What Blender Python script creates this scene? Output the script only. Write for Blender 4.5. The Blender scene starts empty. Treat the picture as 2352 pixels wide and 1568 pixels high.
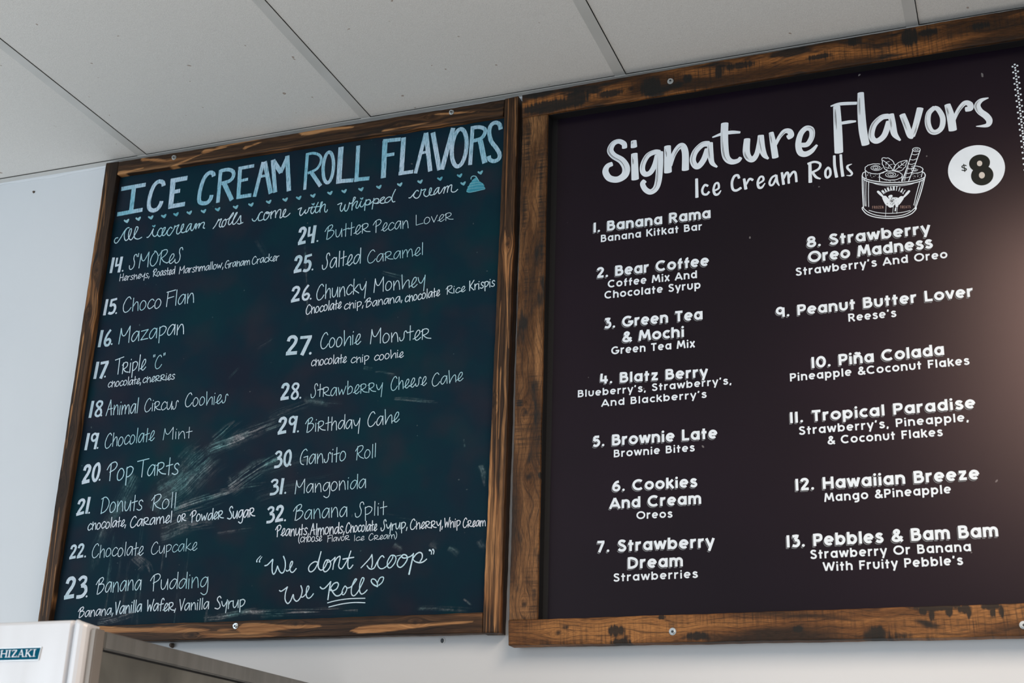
import bpy, bmesh, math, random
import numpy as np
from mathutils import Matrix, Vector
random.seed(7)
S = bpy.context.scene
COL = S.collection
S.view_settings.view_transform = 'Standard'
S.view_settings.look = 'None'
S.view_settings.gamma = 1.0
S.view_settings.use_curve_mapping = False
S.view_settings.exposure = 0.0

# ------------------------------------------------------------------ camera
D_CAM = {'loc':[2.015,-2.5013,1.4577],'rot':[[0.93705,0.096365,0.335636],[0.347893,-0.340558,-0.873493],[0.030129,0.935272,-0.352645]],'lens':48.392}
cam = bpy.data.cameras.new('camera')
cam.sensor_width = 36.0
cam.lens = D_CAM['lens']
cam.clip_start = 0.05
cam.dof.use_dof = True
cam.dof.focus_distance = 2.95
cam.dof.aperture_fstop = 7.0
camo = bpy.data.objects.new('camera', cam)
COL.objects.link(camo)
r = D_CAM['rot']
camo.matrix_world = Matrix(((r[0][0], r[0][1], r[0][2], D_CAM['loc'][0]), (r[1][0], r[1][1], r[1][2], D_CAM['loc'][1]),
                            (r[2][0], r[2][1], r[2][2], D_CAM['loc'][2]), (0, 0, 0, 1)))
S.camera = camo
CEIL = 3.05

# ------------------------------------------------------------------ light
w = bpy.data.worlds.new('shop_daylight'); S.world = w; w.use_nodes = True
bg = w.node_tree.nodes['Background']
bg.inputs[0].default_value = (0.80, 0.90, 1.0, 1)
bg.inputs[1].default_value = 0.55

def area(name, loc, target, sx, sy, energy, color):
    l = bpy.data.lights.new(name, 'AREA'); l.shape = 'RECTANGLE'; l.size = sx; l.size_y = sy
    l.energy = energy; l.color = color
    o = bpy.data.objects.new(name, l); COL.objects.link(o); o.location = loc
    o.rotation_euler = (Vector(target) - Vector(loc)).to_track_quat('-Z', 'Y').to_euler()
    return o
area('storefront_window_light', (-2.6, -4.2, 1.25), (0.9, -0.4, 2.3), 3.4, 2.3, 122, (0.83, 0.92, 1.0))
area('ceiling_panel_light', (2.33, -2.25, CEIL - 0.02), (2.33, -2.25, 0), 0.62, 2.44, 74, (1.0, 0.79, 0.62))

# ------------------------------------------------------------------ materials
def nmat(name):
    m = bpy.data.materials.new(name); m.use_nodes = True
    nt = m.node_tree; b = nt.nodes['Principled BSDF']
    return m, nt, b
def nd(nt, typ, **kw):
    n = nt.nodes.new(typ)
    for k, v in kw.items():
        if k in ('operation', 'blend_type', 'data_type', 'noise_dimensions', 'wave_type', 'bands_direction', 'attribute_name', 'feature', 'use_clamp', 'normalize', 'interpolation_type'):
            setattr(n, k, v)
        else:
            n.inputs[k].default_value = v
    return n
def ramp(nt, src, stops, interp='LINEAR'):
    n = nt.nodes.new('ShaderNodeValToRGB'); cr = n.color_ramp; cr.interpolation = interp
    while len(cr.elements) < len(stops): cr.elements.new(0.5)
    for e, (p, c) in zip(cr.elements, stops):
        e.position = p; e.color = (c[0], c[1], c[2], 1) if isinstance(c, (tuple, list)) else (c, c, c, 1)
    nt.links.new(src, n.inputs[0]); return n
def mixc(nt, fac, a, b, mode='MIX'):
    n = nt.nodes.new('ShaderNodeMix'); n.data_type = 'RGBA'; n.blend_type = mode; n.clamp_factor = True
    for idx, v in ((0, fac), (6, a), (7, b)):
        if hasattr(v, 'links') or hasattr(v, 'is_output'): nt.links.new(v, n.inputs[idx])
        elif isinstance(v, (tuple, list)): n.inputs[idx].default_value = (v[0], v[1], v[2], 1)
        else: n.inputs[idx].default_value = v
    return n.outputs[2]
def mth(nt, op, a, b=None, c=None):
    n = nt.nodes.new('ShaderNodeMath'); n.operation = op
    for i, v in enumerate((a, b, c)):
        if v is None: continue
        if hasattr(v, 'is_output'): nt.links.new(v, n.inputs[i])
        else: n.inputs[i].default_value = v
    return n.outputs[0]
def mapped(nt, src, scale, loc=(0, 0, 0)):
    n = nt.nodes.new('ShaderNodeMapping'); nt.links.new(src, n.inputs[0])
    n.inputs['Scale'].default_value = scale; n.inputs['Location'].default_value = loc
    return n.outputs[0]
def noise(nt, vec, scale=1.0, detail=2.0, rough=0.5, dist=0.0):
    n = nt.nodes.new('ShaderNodeTexNoise'); nt.links.new(vec, n.inputs['Vector'])
    n.inputs['Scale'].default_value = scale; n.inputs['Detail'].default_value = detail
    n.inputs['Roughness'].default_value = rough; n.inputs['Distortion'].default_value = dist
    return n.outputs['Fac']
def bump(nt, b, h, strength, dist):
    n = nt.nodes.new('ShaderNodeBump'); n.inputs['Strength'].default_value = strength; n.inputs['Distance'].default_value = dist
    nt.links.new(h, n.inputs['Height']); nt.links.new(n.outputs[0], b.inputs['Normal'])

def wall_mat():
    m, nt, b = nmat('painted_wall'); tc = nt.nodes.new('ShaderNodeTexCoord')
    n1 = noise(nt, tc.outputs['Object'], 1.3, 3); n2 = noise(nt, tc.outputs['Object'], 90, 3, .6)
    c = ramp(nt, n1, [(0.35, (0.620, 0.650, 0.676)), (0.65, (0.670, 0.694, 0.718))]).outputs[0]
    n3 = noise(nt, mapped(nt, tc.outputs['Object'], (16, 1, 60)), 1.0, 2)
    c = mixc(nt, ramp(nt, n3, [(0.76, 0.0), (0.80, 0.5)]).outputs[0], c, (0.45, 0.45, 0.46))
    nt.links.new(c, b.inputs['Base Color']); b.inputs['Roughness'].default_value = 0.55
    bump(nt, b, n2, 0.12, 0.001); return m
def tile_mat():
    m, nt, b = nmat('ceiling_tile'); tc = nt.nodes.new('ShaderNodeTexCoord')
    n1 = noise(nt, tc.outputs['Object'], 650, 3, .7); n2 = noise(nt, tc.outputs['Object'], 2.2, 3)
    c = ramp(nt, n1, [(0.30, (0.66, 0.645, 0.615)), (0.62, (0.83, 0.815, 0.78))]).outputs[0]
    c = mixc(nt, ramp(nt, n2, [(0.4, 0.0), (0.75, 0.10)]).outputs[0], c, (0.72, 0.67, 0.60))
    sp = noise(nt, tc.outputs['Object'], 55, 1, .4)
    c = mixc(nt, ramp(nt, sp, [(0.775, 0.0), (0.80, 0.7)]).outputs[0], c, (0.28, 0.18, 0.12))
    nt.links.new(c, b.inputs['Base Color']); b.inputs['Roughness'].default_value = 0.95
    bump(nt, b, n1, 0.4, 0.001); return m
def grid_mat():
    m, nt, b = nmat('grid_enamel'); tc = nt.nodes.new('ShaderNodeTexCoord')
    n2 = noise(nt, tc.outputs['Object'], 7, 2)
    c = ramp(nt, n2, [(0.35, (0.60, 0.60, 0.57)), (0.7, (0.68, 0.67, 0.645))]).outputs[0]
    nt.links.new(c, b.inputs['Base Color']); b.inputs['Roughness'].default_value = 0.38; return m
def plain(name, col, rough=0.5, metal=0.0, var=0.08, scale=30):
    m, nt, b = nmat(name); tc = nt.nodes.new('ShaderNodeTexCoord')
    n = noise(nt, tc.outputs['Object'], scale, 3)
    k0 = tuple(max(0, v * (1 - var)) for v in col); k1 = tuple(min(1, v * (1 + var)) for v in col)
    nt.links.new(ramp(nt, n, [(0.3, k0), (0.7, k1)]).outputs[0], b.inputs['Base Color'])
    b.inputs['Roughness'].default_value = rough; b.inputs['Metallic'].default_value = metal; return m
def stain_wood(name, dark, mid, tan, warm):
    """dark-stained pine: UV u runs along the grain (metres), v across it"""
    m, nt, b = nmat(name); uv = nt.nodes.new('ShaderNodeUVMap').outputs[0]
    big = noise(nt, mapped(nt, uv, (2.6, 17, 1)), 1.0, 1.6, .45, .35)
    body = ramp(nt, big, [(0.28, dark), (0.48, mid), (0.585, mid), (0.625, warm), (0.72, tan)]).outputs[0]
    ring = noise(nt, mapped(nt, uv, (1.6, 130, 1)), 1.0, 3, .55, .2)
    body = mixc(nt, ramp(nt, ring, [(0.42, 0.85), (0.58, 0.0)]).outputs[0], body, dark)
    lite = noise(nt, mapped(nt, uv, (1.2, 75, 3)), 1.0, 2, .5)
    body = mixc(nt, ramp(nt, lite, [(0.60, 0.0), (0.72, 0.55)]).outputs[0], body, tan)
    fib = noise(nt, mapped(nt, uv, (22, 900, 1)), 1.0, 2, .6)
    body = mixc(nt, 0.9, body, ramp(nt, fib, [(0.30, 0.25), (0.68, 1.5)]).outputs[0], 'MULTIPLY')
    sc = noise(nt, mapped(nt, uv, (7, 30, 5)), 1.0, 3, .6)
    body = mixc(nt, ramp(nt, sc, [(0.60, 0.0), (0.70, 0.8)]).outputs[0], body, (0.012, 0.011, 0.010))
    fa = nt.nodes.new('ShaderNodeAttribute'); fa.attribute_name = 'pale_grain'
    pale = mixc(nt, 0.7, ramp(nt, ring, [(0.35, (0.27, 0.118, 0.043)), (0.6, (0.47, 0.235, 0.095))]).outputs[0], ramp(nt, fib, [(0.28, 0.35), (0.7, 1.3)]).outputs[0], 'MULTIPLY')
    body = mixc(nt, fa.outputs['Fac'], body, pale)
    ka = nt.nodes.new('ShaderNodeAttribute'); ka.attribute_name = 'knot'
    body = mixc(nt, mth(nt, 'MULTIPLY', ka.outputs['Fac'], 0.9), body, (0.022, 0.013, 0.009))
    nt.links.new(body, b.inputs['Base Color']); b.inputs['Roughness'].default_value = 0.5; b.inputs['Specular IOR Level'].default_value = 0.18
    bump(nt, b, fib, 0.25, 0.0008); return m
def sawn_wood(name, base, lite, dark, burn=0.57):
    """rough-sawn board: saw marks run across the grain, scorched patches"""
    m, nt, b = nmat(name); uv = nt.nodes.new('ShaderNodeUVMap').outputs[0]
    big = noise(nt, mapped(nt, uv, (3.5, 20, 1)), 1.0, 3, .55, .3)
    body = ramp(nt, big, [(0.30, dark), (0.47, base), (0.68, lite)]).outputs[0]
    sep = nt.nodes.new('ShaderNodeSeparateXYZ'); nt.links.new(uv, sep.inputs[0])
    wob = noise(nt, mapped(nt, uv, (4.5, 9, 1)), 1.0, 2, .5)
    ph = mth(nt, 'ADD', mth(nt, 'MULTIPLY', sep.outputs[1], 620.0), mth(nt, 'MULTIPLY', wob, 60.0))
    rings = mth(nt, 'SINE', ph)
    fine = noise(nt, mapped(nt, uv, (3, 260, 1)), 1.0, 2, .6)
    body = mixc(nt, mth(nt, 'MULTIPLY', ramp(nt, rings, [(0.55, 0.0), (0.95, 0.65)]).outputs[0], ramp(nt, fine, [(0.35, 0.2), (0.6, 1.0)]).outputs[0]), body, dark)
    saw = noise(nt, mapped(nt, uv, (210, 9, 2)), 1.0, 3, .6)
    sawm = noise(nt, mapped(nt, uv, (5, 22, 7)), 1.0, 2, .5)
    body = mixc(nt, mth(nt, 'MULTIPLY', ramp(nt, saw, [(0.48, 0.0), (0.64, 0.75)]).outputs[0], ramp(nt, sawm, [(0.42, 0.08), (0.60, 0.95)]).outputs[0]), body, (0.020, 0.014, 0.010))
    sc = noise(nt, mapped(nt, uv, (8.5, 24, 4)), 1.0, 3, .6, .2)
    body = mixc(nt, ramp(nt, sc, [(burn, 0.0), (burn + 0.10, 0.92)]).outputs[0], body, (0.012, 0.012, 0.011))
    fib = noise(nt, mapped(nt, uv, (70, 1000, 1)), 1.0, 3, .65)
    body = mixc(nt, 0.85, body, ramp(nt, fib, [(0.30, 0.25), (0.68, 1.45)]).outputs[0], 'MULTIPLY')
    sa = nt.nodes.new('ShaderNodeAttribute'); sa.attribute_name = 'scorch'
    sedge = mth(nt, 'MULTIPLY', sa.outputs['Fac'], ramp(nt, saw, [(0.30, 0.75), (0.60, 1.5)]).outputs[0])
    body = mixc(nt, ramp(nt, sedge, [(0.30, 0.0), (0.62, 0.93)]).outputs[0], body, (0.011, 0.011, 0.010))
    ka = nt.nodes.new('ShaderNodeAttribute'); ka.attribute_name = 'knot'
    body = mixc(nt, mth(nt, 'MULTIPLY', ka.outputs['Fac'], 0.95), body, (0.014, 0.010, 0.008))
    nt.links.new(body, b.inputs['Base Color']); b.inputs['Roughness'].default_value = 0.5; b.inputs['Specular IOR Level'].default_value = 0.2
    bump(nt, b, mth(nt, 'ADD', mth(nt, 'MULTIPLY', saw, -0.6), fib), 0.35, 0.0012); return m
def slate_mat():
    m, nt, b = nmat('chalkboard_paint'); tc = nt.nodes.new('ShaderNodeTexCoord'); o = tc.outputs['Object']
    n1 = noise(nt, o, 5.5, 3, .55); n2 = noise(nt, o, 10, 2)
    c = ramp(nt, n1, [(0.30, (0.0100, 0.0158, 0.0290)), (0.50, (0.0040, 0.0205, 0.0340)), (0.72, (0.0022, 0.0280, 0.0380))]).outputs[0]
    c = mixc(nt, ramp(nt, n2, [(0.48, 0.0), (0.72, 0.6)]).outputs[0], c, (0.022, 0.021, 0.032))
    at = nt.nodes.new('ShaderNodeAttribute'); at.attribute_name = 'chalk_dust'
    g = noise(nt, o, 900, 2, .7); g2 = noise(nt, o, 240, 2, .6)
    dust = mth(nt, 'MULTIPLY', at.outputs['Fac'], ramp(nt, g, [(0.32, 0.35), (0.62, 1.25)]).outputs[0])
    dust = mth(nt, 'MULTIPLY', dust, ramp(nt, g2, [(0.30, 0.55), (0.60, 1.1)]).outputs[0])
    spk = noise(nt, o, 95, 1, .4)
    dust = mth(nt, 'ADD', dust, ramp(nt, spk, [(0.79, 0.0), (0.82, 0.16)]).outputs[0])
    hue = ramp(nt, noise(nt, o, 16, 2), [(0.40, (0.42, 0.42, 0.43)), (0.60, (0.22, 0.42, 0.43))]).outputs[0]
    c = mixc(nt, dust, c, hue)
    nt.links.new(c, b.inputs['Base Color']); b.inputs['Roughness'].default_value = 0.62
    b.inputs['Specular IOR Level'].default_value = 0.06
    bump(nt, b, g2, 0.08, 0.001); return m
def chalk_mat(name, a, bcol, streak=0.0, big=9.0):
    m, nt, b = nmat(name); tc = nt.nodes.new('ShaderNodeTexCoord'); o = tc.outputs['Object']
    n1 = noise(nt, o, big, 2); c = ramp(nt, n1, [(0.40, a), (0.60, bcol)]).outputs[0]
    g = noise(nt, o, 700, 2, .7)
    c = mixc(nt, 0.5, c, ramp(nt, g, [(0.25, 0.45), (0.6, 1.1)]).outputs[0], 'MULTIPLY')
    if streak:
        st = noise(nt, mapped(nt, o, (420, 1, 55)), 1.0, 2, .6)
        c = mixc(nt, ramp(nt, st, [(0.48, 0.0), (0.66, streak)]).outputs[0], c, (0.035, 0.20, 0.28))
    nt.links.new(c, b.inputs['Base Color']); b.inputs['Roughness'].default_value = 0.9; return m
def vinyl_mat():
    m, nt, b = nmat('dark_printed_vinyl'); tc = nt.nodes.new('ShaderNodeTexCoord'); o = tc.outputs['Object']
    n1 = noise(nt, o, 2.4, 2); n2 = noise(nt, o, 800, 2, .7)
    c = ramp(nt, n1, [(0.35, (0.0030, 0.0024, 0.0062)), (0.65, (0.0060, 0.0032, 0.0090))]).outputs[0]
    sp = noise(nt, o, 60, 1, .4)
    c = mixc(nt, ramp(nt, sp, [(0.805, 0.0), (0.825, 0.5)]).outputs[0], c, (0.30, 0.29, 0.29))
    nt.links.new(c, b.inputs['Base Color']); b.inputs['Roughness'].default_value = 0.29
    b.inputs['Specular IOR Level'].default_value = 0.30
    b.inputs['Specular Tint'].default_value = (1.0, 0.78, 0.80, 1)
    bump(nt, b, n2, 0.05, 0.0006); return m
def steel_mat(name, c0, c1, rough, metal, sx):
    m, nt, b = nmat(name); tc = nt.nodes.new('ShaderNodeTexCoord'); o = tc.outputs['Object']
    n1 = noise(nt, mapped(nt, o, sx), 1.0, 3, .55, .3); n2 = noise(nt, mapped(nt, o, (30, 30, 2)), 1.0, 2)
    c = ramp(nt, n1, [(0.32, c0), (0.66, c1)]).outputs[0]
    nt.links.new(c, b.inputs['Base Color']); b.inputs['Metallic'].default_value = metal
    nt.links.new(ramp(nt, n2, [(0.3, rough * .8), (0.7, rough * 1.2)]).outputs[0], b.inputs['Roughness']); return m

M = dict(
    wall=wall_mat(), tile=tile_mat(), grid=grid_mat(), plenum=plain('plenum_shadow', (0.02, 0.02, 0.02), .9),
    floor=plain('floor_tile', (0.58, 0.57, 0.55), .4, 0, .1, 4),
    woodL=stain_wood('stained_pine', (0.021, 0.0120, 0.0075), (0.074, 0.036, 0.016), (0.41, 0.205, 0.083), (0.28, 0.122, 0.045)),
    woodR=sawn_wood('rough_sawn_pine', (0.155, 0.063, 0.019), (0.36, 0.160, 0.050), (0.026, 0.014, 0.008), 0.60),
    woodT=sawn_wood('scorched_shaded_pine', (0.062, 0.025, 0.008), (0.34, 0.130, 0.034), (0.016, 0.011, 0.008), 0.53),  # dark stain and scorch, plus the top rail's dimmer light put into the colour
    woodS=sawn_wood('planed_brown_pine', (0.088, 0.038, 0.013), (0.31, 0.150, 0.058), (0.022, 0.013, 0.008)),
    knot=plain('wood_knot', (0.030, 0.017, 0.010), .6, 0, .5, 200),
    slate=slate_mat(),
    chalk_thin=chalk_mat('chalk_pen_thin', (0.36, 0.62, 0.70), (0.60, 0.74, 0.82)),
    chalk_bold=chalk_mat('chalk_pen_bold', (0.46, 0.62, 0.70), (0.60, 0.70, 0.79), .15),
    chalk_title=chalk_mat('chalk_title', (0.24, 0.53, 0.66), (0.52, 0.67, 0.80), .75, 6.0),
    chalk_note=chalk_mat('chalk_note', (0.55, 0.72, 0.80), (0.70, 0.76, 0.84)),
    chalk_teal=chalk_mat('chalk_teal', (0.08, 0.36, 0.45), (0.32, 0.56, 0.64), .25, 7.0),
    chalk_whip=chalk_mat('chalk_whip', (0.03, 0.26, 0.36), (0.07, 0.36, 0.46), .5, 30.0),
    chalk_slogan=chalk_mat('chalk_slogan', (0.50, 0.74, 0.84), (0.62, 0.78, 0.88)),
    vinyl=vinyl_mat(),
    print_white=plain('white_print', (0.75, 0.83, 0.90), .42, 0, .03),
    print_shadow=plain('grey_print', (0.20, 0.215, 0.235), .42, 0, .05),
    print_gap=plain('dark_print', (0.0080, 0.0060, 0.0100), .5, 0, .05),
    print_brown=plain('brown_print', (0.30, 0.18, 0.15), .45, 0, .05),
    print_black=plain('black_print', (0.010, 0.013, 0.011), .40, 0, .1),
    print_cream=plain('cream_print', (0.62, 0.58, 0.52), .45, 0, .05),
    lining_and_shade=plain('black_lining_and_shade', (0.004, 0.004, 0.005), .6, 0, .1),
    zinc=plain('zinc_bolt', (0.62, 0.66, 0.67), .28, .85, .1, 300),
    pit=plain('bolt_recess', (0.05, 0.055, 0.06), .4, .6, .1),
    anchor=plain('brown_anchor', (0.10, 0.07, 0.05), .7, 0, .2, 300),
    plastic=plain('clear_plastic_anchor', (0.62, 0.63, 0.64), .3, 0, .05),
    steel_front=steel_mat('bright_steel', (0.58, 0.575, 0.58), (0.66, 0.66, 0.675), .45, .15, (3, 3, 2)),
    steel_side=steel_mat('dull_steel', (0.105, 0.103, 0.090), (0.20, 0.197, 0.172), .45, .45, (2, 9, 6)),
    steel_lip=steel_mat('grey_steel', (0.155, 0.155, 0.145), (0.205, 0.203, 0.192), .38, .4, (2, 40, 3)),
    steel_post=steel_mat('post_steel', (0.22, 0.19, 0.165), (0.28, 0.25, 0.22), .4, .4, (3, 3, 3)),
    steel_edge=steel_mat('edge_steel', (0.50, 0.48, 0.45), (0.66, 0.65, 0.64), .25, .9, (3, 3, 3)),
    badge_blue=plain('blue_badge', (0.001, 0.082, 0.140), .6, 0, .05),
    badge_rim=plain('chrome_rim', (0.55, 0.57, 0.57), .35, .7, .05),
)

M['print_black'].node_tree.nodes['Principled BSDF'].inputs['Specular IOR Level'].default_value = 0.15
M['badge_blue'].node_tree.nodes['Principled BSDF'].inputs['Specular IOR Level'].default_value = 0.03

# ------------------------------------------------------------------ helpers
def link(name, me, mat, parent=None, kind=None, label=None):
    o = bpy.data.objects.new(name, me); COL.objects.link(o)
    for mm in (mat if isinstance(mat, (list, tuple)) else [mat]): me.materials.append(mm)
    if parent is not None: o.parent = parent
    if kind: o['kind'] = kind
    if label: o['label'] = label
    return o
def from_bm(name, bm, mat, parent=None, kind=None, label=None, smooth=False):
    me = bpy.data.meshes.new(name); bm.normal_update(); bm.to_mesh(me); bm.free()
    if smooth:
        for p in me.polygons: p.use_smooth = True
    return link(name, me, mat, parent, kind, label)
def thing(name, label, cat, loc=(0, 0, 0), group=None):
    o = bpy.data.objects.new(name, None); COL.objects.link(o); o.location = loc
    o.empty_display_size = 0.05
    o['label'] = label; o['category'] = cat
    if group: o['group'] = group
    return o
def tag(o, label, cat, group=None):
    o['label'] = label; o['category'] = cat
    if group: o['group'] = group
    return o
def box(bm, x0, x1, y0, y1, z0, z1):
    v = [bm.verts.new(p) for p in ((x0, y0, z0), (x1, y0, z0), (x1, y1, z0), (x0, y1, z0), (x0, y0, z1), (x1, y0, z1), (x1, y1, z1), (x0, y1, z1))]
    for f in ((0, 3, 2, 1), (4, 5, 6, 7), (0, 1, 5, 4), (1, 2, 6, 5), (2, 3, 7, 6), (3, 0, 4, 7)): bm.faces.new([v[i] for i in f])
def disc_prism(bm, cx, cz, r, y0, y1, n=24, rot=0.0, rz=None, r1=None):
    """short prism on the wall plane, front at y1 (towards the room)"""
    rz = rz or r; r1 = r1 or 1.0
    a = [bm.verts.new((cx + r * math.cos(rot + 2 * math.pi * i / n), y0, cz + rz * math.sin(rot + 2 * math.pi * i / n))) for i in range(n)]
    b = [bm.verts.new((cx + r * r1 * math.cos(rot + 2 * math.pi * i / n), y1, cz + rz * r1 * math.sin(rot + 2 * math.pi * i / n))) for i in range(n)]
    for i in range(n): bm.faces.new((a[i], a[(i + 1) % n], b[(i + 1) % n], b[i]))
    bm.faces.new(b)
def catmull(p, sub=6):
    n = len(p)
    if n < 3: return p
    out = []
    closed = math.hypot(p[0][0] - p[-1][0], p[0][1] - p[-1][1]) < 1e-6
    for i in range(n - 1):
        p1, p2 = p[i], p[i + 1]
        p0 = p[i - 1] if i > 0 else (p[n - 2] if closed else p1)
        p3 = p[i + 2] if i + 2 < n else (p[1] if closed else p2)
        for k in range(sub):
            t = k / sub; t2 = t * t; t3 = t2 * t
            out.append(tuple(0.5 * (2 * b + (c - a) * t + (2 * a - 5 * b + 4 * c - d) * t2 + (3 * b - a - 3 * c + d) * t3) for a, b, c, d in zip(p0, p1, p2, p3)))
    out.append(p[-1]); return out
COAT = [0]
def ribbon(bm, pts, y, cap='round', smooth=True, jit=0.0, mi=0, sub=6):
    """pts = [(x, z, width)] in metres; a flat painted stroke facing the room"""
    if smooth: pts = catmull(pts, sub)
    q = [pts[0]]
    for p in pts[1:]:
        if math.hypot(p[0] - q[-1][0], p[1] - q[-1][1]) > 1e-6: q.append(p)
    if len(q) < 2: q.append((q[0][0] + 1e-4, q[0][1], q[0][2]))
    COAT[0] = (COAT[0] + 1) % 7; y = y - COAT[0] * 2.5e-5     # each later stroke lies a hair over the one before
    n = len(q)
    closed = n > 6 and math.hypot(q[0][0] - q[-1][0], q[0][1] - q[-1][1]) < 1e-5
    L, R = [], []
    ph = random.random() * 9
    for i in range(n):
        a = q[i - 1] if i > 0 else (q[n - 2] if closed else q[0]); c = q[i + 1] if i < n - 1 else (q[1] if closed else q[-1])
        d1 = (q[i][0] - a[0], q[i][1] - a[1]); d2 = (c[0] - q[i][0], c[1] - q[i][1])
        l1 = math.hypot(*d1); l2 = math.hypot(*d2)
        if l1 < 1e-9: d1 = d2; l1 = l2
        if l2 < 1e-9: d2 = d1; l2 = l1
        n1 = (-d1[1] / l1, d1[0] / l1); n2 = (-d2[1] / l2, d2[0] / l2)
        nx, nz = n1[0] + n2[0], n1[1] + n2[1]; ln = math.hypot(nx, nz)
        if ln < 0.3: nx, nz, k = n1[0], n1[1], 1.0
        else:
            nx /= ln; nz /= ln; k = min(1.6, 1.0 / max(0.35, nx * n1[0] + nz * n1[1]))
        w = max(q[i][2], 1e-5) * 0.5 * k * (1 + jit * math.sin(ph + i * 2.1) * random.uniform(.4, 1))
        yy = y - i * 1.5e-6; L.append(bm.verts.new((q[i][0] + nx * w, yy, q[i][1] + nz * w))); R.append(bm.verts.new((q[i][0] - nx * w, yy, q[i][1] - nz * w)))
    fs = []
    for i in range(n - 1): fs.append(bm.faces.new((L[i], R[i], R[i + 1], L[i + 1])))
    if cap in ('round', 'soft') and not closed:
        for (e, s, sg) in ((0, 1, -1), (n - 1, n - 2, 1)):
            cx, cz = q[e][0], q[e][1]; dx, dz = q[e][0] - q[s][0], q[e][1] - q[s][1]
            a0 = math.atan2(L[e].co.z - cz, L[e].co.x - cx); rr = math.hypot(L[e].co.x - cx, L[e].co.z - cz)
            m = 6; arc = []
            dirn = math.atan2(dz, dx)
            s0 = ((a0 - dirn + math.pi) % (2 * math.pi)) - math.pi
            for k in range(1, m):
                aa = a0 - (2 * s0) * k / m if abs(s0) > 1e-6 else a0
                ex, ez = rr * math.cos(aa), rr * math.sin(aa)
                if cap == 'soft':
                    al = (ex * dx + ez * dz) / (dx * dx + dz * dz); ex -= .7 * al * dx; ez -= .7 * al * dz
                arc.append(bm.verts.new((cx + ex, L[e].co.y, cz + ez)))
            try: fs.append(bm.faces.new([L[e]] + arc + [R[e]]))
            except ValueError: pass
    for f in fs: f.material_index = mi
    return fs
def strokes(name, data, y, mat, parent, cap='round', jit=0.05, label=None, kind=None):
    bm = bmesh.new()
    for s in data:
        a = s[1:]; pts = [(a[i] / 1000, a[i + 1] / 1000, a[i + 2] / 1000) for i in range(0, len(a), 3)]
        ribbon(bm, pts, y, cap, bool(s[0]), jit)
    return from_bm(name, bm, mat, parent, kind, label)
def ngon(bm, flat, y):
    v = [bm.verts.new((flat[i] / 1000, y, flat[i + 1] / 1000)) for i in range(0, len(flat), 2)]
    bm.faces.new(v)

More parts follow.
